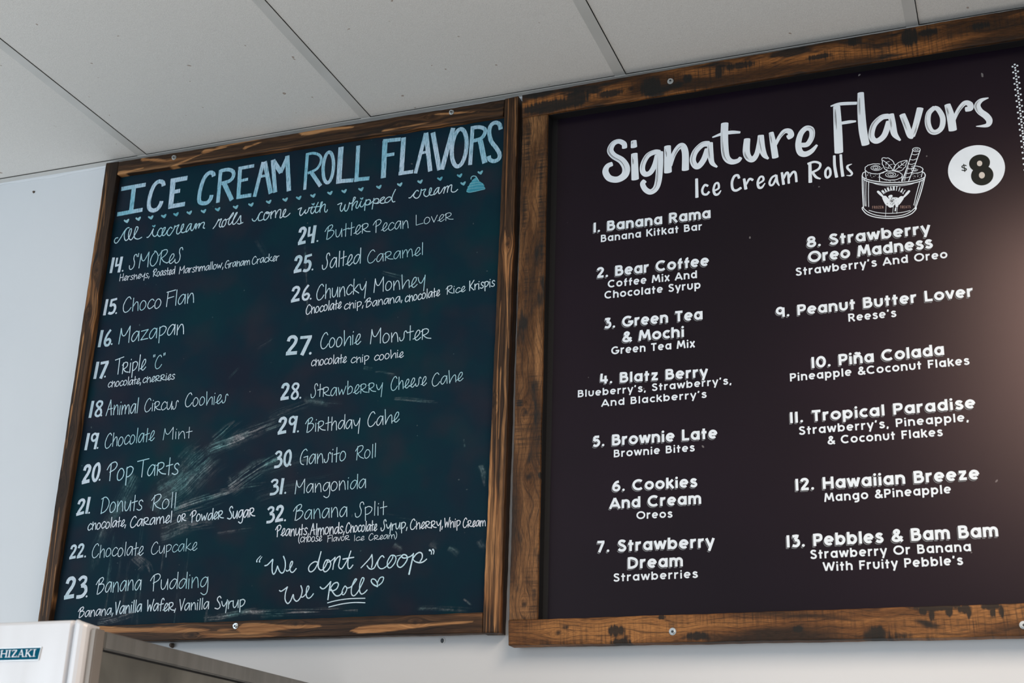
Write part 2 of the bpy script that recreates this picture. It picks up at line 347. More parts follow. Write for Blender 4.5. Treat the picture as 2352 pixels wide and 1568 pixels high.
# ------------------------------------------------------------------ measured layout (millimetres on the wall)
D_CH = [['14',[26.3,2740.5,60.2,2739.6,40.7],[62.8,2742.6],[["S'MOReS",79.2,2744.4,226.9,2744.9,37.3]],[['Hersheys,',57.3,2716.2,142.1,2715.9,17.8],['Roasted',149.3,2716.4,211.8,2716,19.3],['Marshmallow,',223,2714.1,342.8,2715.3,19.1],['Graham',346.3,2714.3,413,2715,18.9],['Cracker',417.4,2715.2,488.7,2715.4,19.4]]],['15',[25,2632.6,62.1,2632.5,41.1],[61.5,2634.4],[['Choco',78.4,2635.2,184.3,2634,36.9],['Flan',195.5,2636.2,274.3,2636.9,37.9]],[]],['16',[23.1,2552.5,59.7,2551.9,43],[61.4,2556.5],[['Mazapan',79.9,2555.6,257.6,2562.2,40.1]],[]],['17',[23.8,2473.2,63.7,2473.4,42.3],[55.3,2476.7],[['T%iple',77.4,2478.6,166,2482.3,38.8],['"C"',181.5,2483.4,213.9,2484.4,32.5]],[['chocolate,',67.1,2448.6,157.8,2450.6,19.8],['che%%ies',161.2,2451.1,247.7,2452.8,19.6]]],['18',[25.9,2379.2,62.4,2378.8,40.7],[60.7,2382],[['Animal',72.7,2381,158.4,2379.7,36.2],['Ci%cu$',175.9,2381.5,265.8,2380.7,30.9],['Coo^ie$',282.5,2383.5,393.4,2383.5,31.4]],[]],['19',[27.2,2301.7,62.5,2302.3,40],[62.9,2304.8],[['Chocolate',81.5,2303.2,213.7,2311.6,33.8],['Mint',235.5,2310.5,311.4,2309.6,27.1]],[]],['20',[30,2221.9,79.8,2225.6,44.8],[80.6,2229.2],[['Pop',96.3,2225,168.3,2226.4,42.1],['Ta%ts',175.3,2229.6,287.8,2228.2,40.1]],[]],['21',[27.4,2148.5,63.4,2153.3,38.1],[64.9,2154.4],[['Donuts',92.8,2150.9,205,2153.7,36.6],['Roll',225.4,2150.1,289.8,2153.6,34.6]],[['chocolate,',66.4,2114.8,168,2119.1,23],['Ca%amel',177.9,2115,284.3,2121.1,24.7],['o%',298.3,2120.8,321.6,2121.5,23.1],['Powde%',329.1,2119.2,415.2,2122.9,24.3],['~uga%',423.2,2121.1,491.8,2122.6,26.4]]],['22',[26.1,2051.1,68.1,2053.7,32.4],[70.7,2055.8],[['Chocolate',87.7,2052.1,223,2052.7,30.3],['Cupcake',241.1,2053.4,357.9,2056.2,26.8]],[]],['23',[25.9,1962.3,89.6,1965.5,49.2],[89.3,1967.4],[['Banana',109.5,1972.5,227.7,1977,35.2],['Pudding',247.8,1973.9,394.8,1976.1,34.7]],[['Banana,',72.2,1922.3,164.8,1926,21.7],['Vanilla',166.3,1925.9,236.1,1929.8,26.3],['Wafe%,',247.3,1929.4,321.3,1930,25.2],['Vanilla',327.4,1929.3,402.4,1930.5,23.6],['~yrup',415.4,1929.4,488.3,1931.3,25.7]]],['24',[530.4,2747.4,579.3,2748,43.9],[583.3,2751.4],[['Butte%',599.8,2752.1,715.8,2755.8,33.2],['Pecan',720.2,2753.6,808.7,2752.9,30.3],['Love%',824.4,2757.1,916.1,2758.5,25]],[]],['25',[526.3,2678.3,575.7,2679.2,43.2],[577,2682.1],[['Salted',600.3,2679.5,697,2682,37.8],['Ca%amel',712.6,2680,847,2683.1,29.8]],[]],['26',[526,2607.5,577.7,2608.7,38.5],[579,2611.1],[['Chuncky',592.9,2606.4,715.3,2610.3,37.1],['Mon^ey',733.8,2608.1,856.5,2609,34.2]],[['Chocolate',569.5,2574.8,658.6,2579.4,23],['chip,',664.1,2575,711.9,2577.1,20.9],['Banana,',713.9,2574.4,805,2578.8,20.7],['chocolate',810.5,2575.7,893.5,2582.1,21.5],['Rice',905.2,2582.7,952.5,2584.9,18.5],['Krispis',959.7,2585.3,1018.9,2589.2,21.8]]],['27',[524.6,2482.3,595.3,2476.5,46.2],[590.2,2480.8],[['Coo^ie',613.3,2489.5,712.5,2490.2,35.7],['Mon$te%',734.2,2488.4,878.2,2484.5,34.2]],[['chocolate',594.4,2450.4,681.7,2450.8,20.7],['chip',690.7,2448.4,734.8,2448.3,19.4],['coo^ie',746.3,2448.7,816.9,2450,19.3]]],['28',[522.8,2378,571.5,2377.1,39.4],[575.2,2380],[['St%awbe%%y',599.6,2378.4,771.5,2376.3,30],['Chee$e',790.3,2377.1,873.7,2382.4,29.9],['Ca^e',884.8,2378.3,956.3,2384.2,28.1]],[]],['29',[523.9,2300.1,573.8,2301.7,39.2],[576.6,2304],[['Bi%thday',592.6,2301.5,723.9,2299.8,31.9],['Ca^e',741.5,2300.9,816.1,2305.9,32.1]],[]],['30',[523.4,2226.4,567.7,2227,38],[565.7,2230.8],[['Gan$ito',587.5,2228.6,696.4,2230.3,32.9],['Roll',717.2,2230.1,765.7,2233.4,29.2]],[]],['31',[518.9,2167,554.3,2168,35.1],[559.2,2169.9],[['Mangonida',582.1,2166.3,748.6,2168.5,30.4]],[]],['32',[517.3,2106.4,562.7,2108.2,36],[564.6,2110.5],[['Banana',581.8,2109.6,710,2110.9,32.4],['Split',726.7,2108.8,800.2,2109.4,29.7]],[['Peanuts,',543.2,2076.7,623.9,2076.8,23.2],['Almonds,',625.8,2075.9,706.4,2075.9,23.3],['Chocolate',708.7,2076.6,780.7,2077.8,21.5],['Syrup,',788,2076.6,848.3,2078,21.3],['Che%%y,',853.6,2076.7,926,2076.7,20.6],['Whip',928.3,2075.5,963.9,2076.3,19.5],['C%eam',969,2074.4,1018.2,2075,18.8],['(choose',600.4,2062.1,656.3,2061.6,16.8],['Flavo%',666.9,2059.7,720.3,2061.2,13.5],['Ice',729.4,2058.1,754.2,2059.3,12.3],['C%eam)',762.2,2058.6,826,2059.5,13.3]]]]
D_PR = [[[['1. Banana Rama',1232.9,2686.5,1481.4,2685.7,22.6]],[['Banana Kitkat Bar',1248.9,2662.8,1464.4,2661.7,16.4]]],[[['2. Bear Coffee',1239.6,2582.5,1476.4,2581.3,22.8]],[['Coffee Mix And',1264.5,2558.3,1450.7,2557.4,16.8],['Chocolate Syrup',1257.5,2534.6,1457.5,2533.9,16.7]]],[[['3. Green Tea',1256.6,2469.3,1460.7,2467.5,22.5],['& Mochi',1295.8,2435.7,1423,2434.4,22.3]],[['Green Tea Mix',1272.6,2412.2,1444.6,2410.5,16.6]]],[[['4. Blatz Berry',1247.6,2351.9,1469.8,2346.3,21.5]],[["Blueberry's, Strawberry's,",1203.3,2327.8,1514.5,2327.7,15.1],["And Blackberry's",1251.7,2304.1,1465.5,2304.6,15]]],[[['5. Brownie Late',1234.6,2222.4,1485.3,2221.3,22.2]],[['Brownie Bites',1278.7,2198.2,1440.1,2199.1,15.3]]],[[['6. Cookies',1275.9,2129.9,1444.3,2128.7,21.3],['And Cream',1269.3,2096,1451.1,2095.6,21.5]],[['Oreos',1324.1,2073,1395.2,2072.6,15.1]]],[[['7. Strawberry',1244.2,2012.5,1475.8,2012,22],['Dream',1307,1978.5,1414.4,1978.9,21.8]],[['Strawberries',1278.5,1955.5,1442.1,1956.6,15.3]]],[[['8. Strawberry',1669.4,2595.1,1903.9,2594.2,22.8],['Oreo Madness',1670.8,2562.9,1905.1,2563.9,23.1]],[["Strawberry's And Oreo",1645.2,2538.1,1929.5,2540.1,16.7]]],[[['9. Peanut Butter Lover',1604,2455.1,1970.8,2457.1,21.6]],[["Reese's",1740.4,2432,1829.2,2432.4,16.2]]],[[['10. Piña Colada',1667.5,2345.3,1908.9,2348.3,22.1]],[['Pineapple &Coconut Flakes',1625.7,2322.7,1951.2,2325.6,16.1]]],[[['11. Tropical Paradise',1622.4,2240.1,1955.4,2242.1,21.5]],[["Strawberry's, Pineapple,",1637.5,2216.3,1941,2218.8,16],['& Coconut Flakes',1689.7,2193.8,1894.4,2194.7,15.9]]],[[['12. Hawaiian Breeze',1627.3,2109.9,1951.1,2111,22.3]],[['Mango &Pineapple',1677.9,2086,1900.7,2088.7,16.1]]],[[['13. Pebbles & Bam Bam',1607,2005.1,1972.4,2007.6,22.4]],[['Strawberry Or Banana',1647.8,1982.4,1925.2,1984.1,16.4],["With Fruity Pebble's",1669.1,1959.2,1910.2,1960.9,16.3]]]]
D_TITLE = [[0,24.4,2965.4,11.1,94.7,2966.9,11],[0,61.4,2969.5,12.3,63.1,2898.7,12.2],[0,23.4,2896.8,11,95.8,2899.1,10.9],[1,147.7,2955.1,10.9,143.7,2965.6,11,131.4,2969.5,11,120,2960.7,11,113.4,2940.7,11,111.5,2917.1,10.9,115.2,2900.2,10.9,126.6,2892.6,10.9,138.8,2895.3,10.9,145.8,2905.6,10.9,147.7,2914.8,10.9],[0,173.2,2970.1,14,176,2890.6,13.8],[0,165.7,2965.8,12.1,213.3,2967,12.1],[0,175.6,2934.5,10.6,196.7,2935.2,10.5],[0,170,2896.2,11.4,215.4,2897.3,11.3],[1,287.3,2959.8,10.7,284.2,2968,10.8,274.5,2971.6,10.8,263.3,2962.9,10.8,255.4,2940.4,10.8,253.2,2914.2,10.7,255.2,2898.6,10.7,264,2892.1,10.7,277.5,2891.6,10.6,285.5,2900.1,10.6,287.3,2910.6,10.7],[0,304.7,2974.9,10.1,307.2,2887.3,10],[1,303.6,2971.6,9.5,324.9,2972.1,9.5,339.4,2964.5,9.5,341.8,2951.5,9.5,333.1,2941.1,9.5,311.4,2937.3,9.5],[0,318.4,2936.8,11.8,345.3,2888.4,11.7],[0,358,2973.5,10.7,362.2,2890,10.5],[0,353,2970.4,8.9,395.9,2971.4,8.8],[0,362.3,2936.6,7.6,383.1,2937.9,7.6],[0,357.6,2893.9,9.9,396.9,2894.2,9.9],[0,420,2977.6,10,405.9,2888.3,9.9],[0,423.6,2977.9,11.1,449.1,2890.6,11],[0,412.8,2939.5,7,435,2940.2,7],[0,444.9,2979,10.5,460.7,2891.4,10.4],[0,445.9,2977.3,11.7,471.2,2941.3,11.6],[0,469.4,2941.6,10.4,484.8,2982,10.5],[0,483.1,2984,11.6,496.8,2889.8,11.5],[0,536.6,2981.3,8.1,538.2,2887.1,8],[1,533.1,2979,6.9,552.8,2979.3,6.9,569.5,2970.8,6.9,574.6,2955.6,6.9,565.3,2936.8,6.9,542.4,2928.9,6.9],[0,552.2,2928.8,9.7,579,2890.4,9.6],[1,608.4,2932.7,8.5,607.4,2946.4,8.5,604.9,2958.8,8.5,601.2,2968.5,8.6,596.7,2974.3,8.6,592,2975.4,8.6,587.7,2971.6,8.6,584.3,2963.5,8.6,582.2,2952.1,8.6,581.6,2938.7,8.6,582.7,2924.9,8.5,585.2,2912.6,8.5,588.9,2903,8.5,593.4,2897.4,8.5,598,2896.3,8.5,602.3,2900,8.5,605.7,2908,8.5,607.8,2919.3,8.5,608.4,2932.7,8.5],[0,623.7,2984.4,13.5,625.4,2889.8,13.3],[0,618.9,2896.1,10.2,662.6,2892.7,10.1],[0,668.1,2980.7,10.2,670.5,2887.5,10.1],[0,664.7,2893.5,9.6,702.9,2891.4,9.5],[0,735.8,2982.4,12.8,738,2886.6,12.6],[0,730.5,2982,9.6,775.1,2979.5,9.5],[0,740.6,2943.8,8.5,761.7,2943.9,8.4],[0,782.2,2982.9,11.6,782.3,2887.3,11.5],[0,775.5,2892,8.9,811.3,2891.8,8.8],[0,836.9,2985.5,8.9,817.4,2886.1,8.8],[0,837.4,2985.4,11,853.4,2885.9,10.8],[0,827.4,2935.3,6.8,845.9,2936.8,6.8],[0,854.4,2983.6,11.5,875.8,2885.5,11.3],[0,903.9,2986.9,11.4,881.4,2885.7,11.3],[0,950.9,2983,9.3,949,2886.7,9.1],[1,946.7,2978.9,9.3,965.7,2978.6,9.3,979.8,2971.4,9.2,981,2960.6,9.2,972,2948.9,9.2,953.2,2945.9,9.2],[0,970.9,2943.8,12.3,984,2885.9,12.1],[1,1018.4,2963.6,9.7,1014.7,2977.5,9.7,1004.5,2983.2,9.7,994.7,2977.7,9.7,991.5,2961.5,9.7,996.9,2938.2,9.7,1010.6,2917.6,9.6,1018.1,2902.1,9.6,1016,2890.7,9.6,1005.5,2887.2,9.6,995.4,2892.7,9.6,992.6,2902.3,9.6],[1,938.2,2929.3,9.7,938.1,2945.5,9.8,935.9,2960.3,9.8,931.8,2972,9.8,926.4,2979.1,9.8,920.4,2980.8,9.8,914.4,2976.8,9.9,909.2,2967.6,9.8,905.4,2954.4,9.8,903.5,2938.7,9.8,903.7,2922.5,9.8,906,2907.8,9.8,910.1,2896.3,9.7,915.4,2889.3,9.7,921.4,2887.7,9.7,927.4,2891.7,9.7,932.5,2900.7,9.7,936.3,2913.8,9.7,938.2,2929.3,9.7]]
D_SUB = [[1,35.2,2832.7,2.5,29.6,2832.2,2.5,26.5,2825.6,2.5,29.6,2819.9,2.5,35.4,2819.7,2.5,43.7,2831.5,2.5,51.5,2847,2.5,59.1,2855.4,2.5,64.4,2855.3,2.5],[1,59.1,2855.4,2.5,53.9,2847.8,2.5,53.1,2836.2,2.5,56.7,2825.1,2.5,61.6,2822.1,2.5,67.2,2827.2,2.5,71.4,2840.7,2.5,71.9,2850.1,2.5,68.5,2851.8,2.5,65.7,2845.1,2.5,65.6,2833.3,2.5,70.1,2824.5,2.5,76.1,2822.5,2.5,83.8,2834.4,2.5,89.5,2846.5,2.5,89.8,2853,2.5,85.1,2854.8,2.5,82.6,2846.3,2.5,81.8,2834.6,2.5,85.1,2825.4,2.5,93.3,2821.4,2.5,99.4,2822.3,2.5,104.7,2824.5,2.5],[1,119.4,2822.6,2.5,123.2,2822.7,2.5,129.5,2830.6,2.5,134.6,2842.7,2.5,133.5,2833.5,2.5,135.8,2826.2,2.5,141.4,2822,2.5,146.6,2824.8,2.5,149.3,2832,2.5],[1,160,2839.8,2.5,154.7,2841.7,2.5,149,2833.8,2.5,148.9,2825.6,2.5,155.9,2820,2.5,161.4,2825.1,2.5,167.3,2835.9,2.5,168.4,2841.6,2.5,164.1,2841,2.5,161,2832.1,2.5,162.2,2823.8,2.5,167,2820.8,2.5,172.4,2825.9,2.5,175.2,2832.5,2.5],[1,187.6,2837.2,2.5,182.8,2840.6,2.5,177,2833.4,2.5,175.8,2824.3,2.5,182.1,2818.8,2.5,187.6,2823.9,2.5,193.5,2834.7,2.5,194.9,2842.6,2.5,197.1,2840,2.5,205.8,2843.5,2.5,202.3,2833.5,2.5,202.4,2823,2.5,206.6,2819.6,2.5,212.1,2824,2.5,218.2,2833.6,2.5,219.5,2842.7,2.5,215.8,2842.7,2.5,213.4,2833.1,2.5,214.5,2824.9,2.5,219.9,2821.2,2.5,229.3,2824,2.5],[1,241.7,2840.8,2.5,235.5,2841.7,2.5,229.4,2832.1,2.5,228,2824.2,2.5,230.8,2822.1,2.5,237.1,2829.9,2.5,240.8,2838.6,2.5,240.3,2828.3,2.5,244.7,2823.1,2.5,249.3,2829.4,2.5,251.8,2838.3,2.5,255.3,2839.5,2.5,253.2,2832.3,2.5,254.9,2826.3,2.5],[1,254.7,2827.5,2.5,259.3,2837.3,2.5,263.9,2838.9,2.5,262.7,2834.5,2.5,262.3,2827.6,2.5],[1,262.5,2829.3,2.5,267.6,2838.4,2.5,274,2841,2.5,276.8,2837.7,2.5,275.3,2830.4,2.5,275.2,2826.4,2.5,278.8,2824.8,2.5],[1,302.5,2820.8,2.4,307.2,2826.5,2.4,312.1,2836.2,2.5,314.9,2842.7,2.5,314.7,2839.3,2.5,318.6,2841.6,2.5,322.7,2842.8,2.4,320,2835.1,2.4,318.7,2826.1,2.4,322.2,2821.6,2.4,326.8,2823.8,2.4],[1,333.2,2840.1,2.4,327.7,2836.3,2.4,325.3,2826.3,2.4,328.3,2821.3,2.4,333.8,2825.1,2.4,336.2,2835.1,2.4,333.1,2840.7,2.4,334.6,2838.8,2.4,342.7,2841.1,2.4,349.8,2851.6,2.4,353,2854.9,2.4,353,2850,2.4,345.2,2839.6,2.4,342.7,2830.8,2.4,345.2,2824.7,2.4,350.3,2827.5,2.4,358.2,2841.3,2.4,363.5,2852,2.4,362.7,2853.8,2.4,359.5,2850.3,2.4,355.1,2837.1,2.4,354.5,2826.9,2.4,359,2824,2.4,366.5,2830.9,2.4,373.9,2844.2,2.4,375.2,2833.1,2.4,376.8,2826.1,2.4,373.4,2822.5,2.4,367.8,2825,2.4],[1,373.4,2822.5,2.4,382,2825.3,2.4],[1,406.2,2831.1,2.4,408.4,2826.8,2.4,414.5,2824.8,2.4,419.7,2831.5,2.4,424.4,2842.2,2.4,429.9,2846,2.4,431.8,2844.6,2.4],[1,425.5,2843.2,2.4,422.4,2833.4,2.4,423.9,2825.2,2.4,429.9,2823.8,2.4,436.6,2826.9,2.4],[1,446.7,2842.5,2.4,440.8,2842.8,2.4,436.9,2834.8,2.4,437.9,2825.5,2.4,442.8,2823.7,2.4,449.1,2830.8,2.4,450.5,2839.7,2.4,445.4,2843.6,2.4,441.9,2843.2,2.4,444.7,2839.4,2.4,455,2841.3,2.4],[1,456.5,2843.4,2.4,455.1,2834.5,2.4,456.1,2825.3,2.4],[1,455.8,2833.3,2.4,460.8,2841.6,2.4,465.2,2843.9,2.4,467.3,2840.7,2.4,468.2,2825.8,2.4],[1,468.1,2832.7,2.4,473.4,2843.3,2.4,479,2845.3,2.4,480.6,2841.1,2.4,480.5,2830.9,2.4,480,2824.2,2.4,483.6,2823.7,2.4,488.7,2829.7,2.4,493.1,2838.2,2.4,493.2,2843.3,2.4,489.8,2842.6,2.4,487.1,2834.5,2.4,488.5,2826.4,2.4,494,2823.9,2.4,500.6,2826.9,2.4,505.4,2831.4,2.4],[1,526,2838.8,2.4,534.3,2841.6,2.4,531.6,2834.1,2.4,531.2,2826.2,2.4,534.5,2821.8,2.4,539.8,2826.2,2.4,545.3,2834.4,2.4,544,2830.1,2.4,546.8,2825.2,2.4,552,2830,2.4,554.1,2838.8,2.4,555.9,2837.4,2.4,563.1,2839.7,2.4,559.3,2831.3,2.4,561.1,2824.3,2.4,565.2,2823.1,2.4,570.2,2830.8,2.4],[1,576.6,2849.1,2.4,571.1,2834.1,2.4,571.9,2825,2.4,576.5,2823.8,2.4,582.7,2831.3,2.4,587,2846.4,2.4,586.8,2848.7,2.4,584.2,2846.8,2.4,583,2834.6,2.4,583.4,2823.4,2.4],[1,566.7,2838.7,2.4,580.4,2838.4,2.4],[1,583.4,2830.1,2.4,587.7,2838.4,2.4,593.1,2842.2,2.4,595.6,2839.6,2.4,594.9,2828.4,2.3,597.1,2822,2.3,600.5,2822,2.3,602.4,2826.8,2.3],[1,627.5,2836.1,2.3,637.4,2838.6,2.3,634.8,2829.4,2.3,635.5,2821.5,2.3,639.2,2817.7,2.3,644.2,2824.8,2.3,646.8,2833.3,2.3,645.8,2825.6,2.3,646.9,2818.8,2.3,651,2816.6,2.3,655.4,2824.3,2.3,657.2,2836.3,2.3,659.7,2833.7,2.3,665.6,2836.2,2.3],[1,664.7,2834.1,2.3,671,2845.4,2.3,670.3,2848.3,2.3,667,2847.1,2.3,664.9,2831.8,2.3,664.9,2816.8,2.3],[1,664.8,2825.1,2.3,670.2,2834.4,2.3,675,2837.6,2.3,677.4,2835.6,2.3,674.3,2824.9,2.3,676.4,2820.2,2.3,680.1,2821.8,2.3,686.8,2836.4,2.3,684.6,2829,2.3,686.2,2822.6,2.3,691.2,2822.5,2.3,697.1,2831.6,2.3],[1,698.8,2838.6,2.3,697.1,2824.9,2.3,697,2811.7,2.3],[1,697.6,2832.6,2.3,702.3,2837,2.3,707.8,2836.7,2.3,709.8,2832,2.3,706.4,2825.8,2.3,701,2824.4,2.3,698.6,2826.9,2.3],[1,701,2824.4,2.3,708.7,2825.5,2.3,714.9,2831.2,2.3],[1,718.2,2838.5,2.3,716.9,2826.5,2.3,715.7,2812.3,2.3],[1,717.1,2830.9,2.3,722.2,2836.8,2.3,728.9,2835.9,2.3,730.9,2831.1,2.3,727.4,2826.1,2.3,720.8,2826,2.3,717.9,2828,2.3],[1,720.8,2826,2.3,729.7,2824.7,2.3,737,2830.3,2.3,744.3,2835.8,2.3,741.9,2838.4,2.3,736.6,2835.8,2.3,734.3,2829.5,2.3,736.3,2824.3,2.3,741.9,2822.9,2.3,747.2,2824.3,2.3],[1,760.7,2835.1,2.3,754.1,2836.6,2.3,746.8,2831,2.3,747.2,2824.9,2.3,752.8,2823.5,2.3,759,2828.2,2.3,762,2833.2,2.3],[1,770.5,2853,2.3,765.7,2842.6,2.3,763.1,2832,2.3,764.7,2825.1,2.3,767,2822.6,2.3,770.8,2823.1,2.3],[1,804.9,2827.2,2.3,808.7,2827.2,2.3,813.7,2832.5,2.3,820.8,2841.3,2.3,825,2842.9,2.3,827.3,2840.4,2.3],[1,820.8,2841.3,2.3,816.9,2834.2,2.3,816.7,2828.8,2.3,822.9,2823.5,2.3,829.2,2825.8,2.3,833.1,2834,2.3,834.1,2843.8,2.3,835.9,2841.3,2.3,844.9,2842.7,2.3,841.1,2835,2.3,842,2828.3,2.3,847.6,2824.2,2.3,852.8,2826.7,2.3,857.7,2834.8,2.3,858.9,2842.8,2.3,855.6,2843.3,2.3,853.9,2835.3,2.3,854.8,2828.6,2.3,859.3,2825.8,2.3,865.6,2827,2.3],[1,877.6,2841.7,2.3,872.3,2841.4,2.3,866.3,2833.5,2.3,865.6,2827.6,2.3,867.8,2826.7,2.3,873.8,2833.5,2.3,877.1,2841.7,2.3,876,2832.1,2.3,878.4,2826.8,2.2,882.5,2830,2.2,886.4,2837.1,2.3,891,2841.3,2.3,890.3,2833.2,2.2,889.1,2826.3,2.2],[1,889.9,2831.1,2.2,893.7,2840.4,2.2,898.4,2842.4,2.2,898.4,2835.3,2.2,897.5,2827.2,2.2],[1,897.8,2833.2,2.2,902.1,2842.4,2.2,907.3,2843.8,2.2,907.2,2836.2,2.2,907,2829.6,2.2,910.3,2825.9,2.2,916.6,2826,2.2,922.2,2830.6,2.2]]
D_SLO = [[1,514.2,2037.4,1.4,507,2030,2.2,506.2,2025.9,3],[1,517.6,2035.2,1.4,513.3,2029.3,2.2,512.8,2025.3,3],[1,506,2026,3,506.7,2025.4,3],[1,512.5,2025.3,3,513.2,2024.9,3],[1,526.5,2016.3,2.8,531.7,2017.3,2.8,538.4,2023.1,2.8,544,2028.4,2.8,543.7,2018.2,2.8,545.1,2004.2,2.8,548.9,1997.6,2.7,553.2,2002,2.7,556.7,2013.9,2.8],[1,556.7,2013.9,2.8,562.5,2003.5,2.7,568.1,1999.1,2.7,573,2002.2,2.7,575.1,2012.2,2.7,573.4,2024.4,2.7,568.8,2033.9,2.8],[1,578,2004.7,2.5,580.2,2002.8,2.5,585.2,2005.4,2.5,590.4,2015.3,2.5,591.4,2021.3,2.5,588.7,2022.3,2.5,586.2,2016.4,2.5,586.7,2006.2,2.5,589.8,2000.6,2.5,595,2000.3,2.5,601.1,2007,2.5],[1,650,2018.3,2.5,642.7,2019.5,2.5,633.9,2014.4,2.5,630,2007.2,2.5,632.1,2000.7,2.5,637.4,1999.1,2.5,644.1,2003.9,2.5,649.4,2013.7,2.5,654,2031,2.5,655.8,2039.7,2.5],[1,654.7,2034.7,2.5,652.1,2018.2,2.5,652.4,2008.1,2.5,657.6,2001.9,2.5,663.6,2003.1,2.5,669.1,2010.1,2.5,672.4,2019.2,2.5,669.6,2022,2.5,665.6,2015.8,2.5,663.8,2006.7,2.5,666,1999.3,2.5,671.2,1998.2,2.5,677.8,2004.3,2.5,680.5,2013.3,2.5,677.4,2019.9,2.5,673.1,2022.3,2.5],[1,673.6,2017.3,2.1,679.6,2018.9,2.1,689.1,2026.7,2.1],[1,689.1,2026.7,2.3,687.1,2014,2.3,686.1,2002.1,2.3],[1,687.1,2014,2.5,692.4,2023.8,2.5,698.1,2028.1,2.5,700.7,2027.1,2.5,699.9,2018,2.5,698.7,2008.9,2.5,702.2,2003.3,2.5,707.2,2003.5,2.5,713.5,2012.8,2.5,718.7,2022.6,2.5],[1,724.1,2037.9,2.5,719.8,2021.7,2.5,719.3,2009.9,2.5,721.3,2003.4,2.5,725.4,2002.3,2.5,730.9,2008.9,2.5],[1,707.7,2022.2,2.7,731.7,2024.8,2.7],[1,750,2002.7,2.3,758.4,2010.9,2.3,767.6,2020.5,2.3,772.5,2028.5,2.3],[1,772.5,2028.5,2.5,774.7,2012.9,2.5,773.7,2002.6,2.5],[1,763.2,2006.2,2.5,768.1,2000.6,2.5,774.2,1999,2.5,779.9,2001.9,2.5,785.1,2012.5,2.5,791.4,2022.2,2.5,796.1,2025.1,2.5,799.8,2021.8,2.5],[1,791.4,2022.2,2.3,787,2014.2,2.3,787.1,2006.1,2.3,791.9,2000,2.3,797.9,1998.9,2.3,805.6,2002.6,2.3,813.8,2011.3,2.3,819.2,2020,2.3,819.3,2025,2.3],[1,819.3,2025,2.3,814,2023.9,2.3,808.7,2014.2,2.3,808.3,2006.1,2.3,811.6,2000.1,2.3,817.5,2001.2,2.3,824.7,2009.9,2.3,826.6,2018.8,2.3,822.8,2024.4,2.3,817.3,2025.5,2.3],[1,827.8,2023.1,1.5,836.5,2024.7,1.5],[1,840.5,2023.6,2.6,834.1,2017.6,2.6,830.2,2008.8,2.6,832.1,2002.4,2.6,838.1,1999.9,2.6,845.6,2005.4,2.6,851.8,2015.9,2.6,849.4,2023.2,2.6,843.4,2025.3,2.6,838.6,2022.8,2.6,841.8,2019,2.6,847.7,2018.3,2.6,858.3,2021,2.6,864.8,2026.1,2.6],[1,864.8,2026.6,2.2,861.9,2009.2,3,857.5,1985.7,3.7],[1,863.5,2015.4,2.6,869.8,2024.1,2.6,877.3,2028.2,2.6,883.3,2025.3,2.6,884.2,2017.2,2.6,880.3,2010.2,2.6],[1,863.4,2016.3,1.7,868.6,2010.7,2.2,878.5,2007.6,2.8,887.1,2009,2.5,894.1,2014.1,2.2],[1,899.6,2031.7,4.1,900.2,2031.3,4.1],[1,901.3,2031.6,2,903.9,2028.8,2,903.7,2023.5,2],[1,906.5,2032.7,3.7,907.1,2032.4,3.7],[1,908,2032.2,2.2,909.2,2028.6,2.2,908.3,2023.7,2.2],[1,566.4,1963.2,2.5,570.6,1961.5,2.5,577.3,1964.9,2.5,584.4,1969.8,2.5],[1,584.4,1969.8,2.6,581,1957,2.6,581.7,1943.7,2.6,588.3,1935.8,2.6,594.7,1941.2,2.6,599.3,1953.3,2.6,601.9,1945.1,2.6,608.7,1939.7,2.6,615.2,1944.6,2.6,618.9,1953.7,2.6,619.2,1962.9,2.6,615.6,1971,2.6],[1,617.1,1948.6,2.4,621.8,1948,2.4,628.2,1953.3,2.4,634.1,1964.4,2.4,633.6,1969.5,2.4,630.2,1968.6,2.4,628.9,1958.4,2.4,631,1948.2,2.4,635.9,1944.9,2.4,641.3,1947.8,2.4,645.9,1953.7,2.4],[1,660.2,1967,2.6,665.1,1963.2,2.6,671.8,1965,2.6,683.3,1976.8,2.6],[1,683.3,1976.8,2.8,681.4,1958.6,2.8,680.1,1940.9,2.8],[1,684.3,1964.6,2.6,690.5,1972.5,2.6,698.2,1974.7,2.6,701.5,1970,2.6,698.2,1962.1,2.6,690.6,1958.3,2.6,684.2,1959.5,2.6,685.7,1961.5,2.6,690.9,1954.2,2.6,698.2,1947.9,2.6,706.1,1948.6,2.6,712.4,1954.5,2.6],[1,715.9,1966.5,2.3,711.9,1959.5,2.3,710.8,1952.5,2.3,714.5,1949.3,2.3,719.1,1954.2,2.3,721.3,1962.2,2.3,717,1966.9,2.3],[1,720.7,1962.8,2.5,726.3,1963.1,2.4,732.7,1966.9,2.4,740.9,1977.7,2.4,741.2,1980.2,2.4,737.9,1979.3,2.5,733.6,1969.9,2.4,731.6,1959.8,2.4,733,1949.7,2.4,738.8,1946.5,2.4,746.1,1953.3,2.4,753,1966.1,2.4,758.2,1978,2.4,756.8,1982.1,2.4,753.5,1980.7,2.4,749.9,1969.3,2.4,750.4,1956.1,2.4,754.8,1949.4,2.4,760.8,1951.2,2.4,767,1957,2.4]]
D_UND = [[1,680.2,1934.1,2.1,700.2,1938.2,2.1,728.1,1940.8,2.1,763.3,1940.6,2.1],[1,683.7,1925.7,2.1,712,1930.8,2.1,739.9,1932.9,2.1,763.9,1931.6,2.1]]
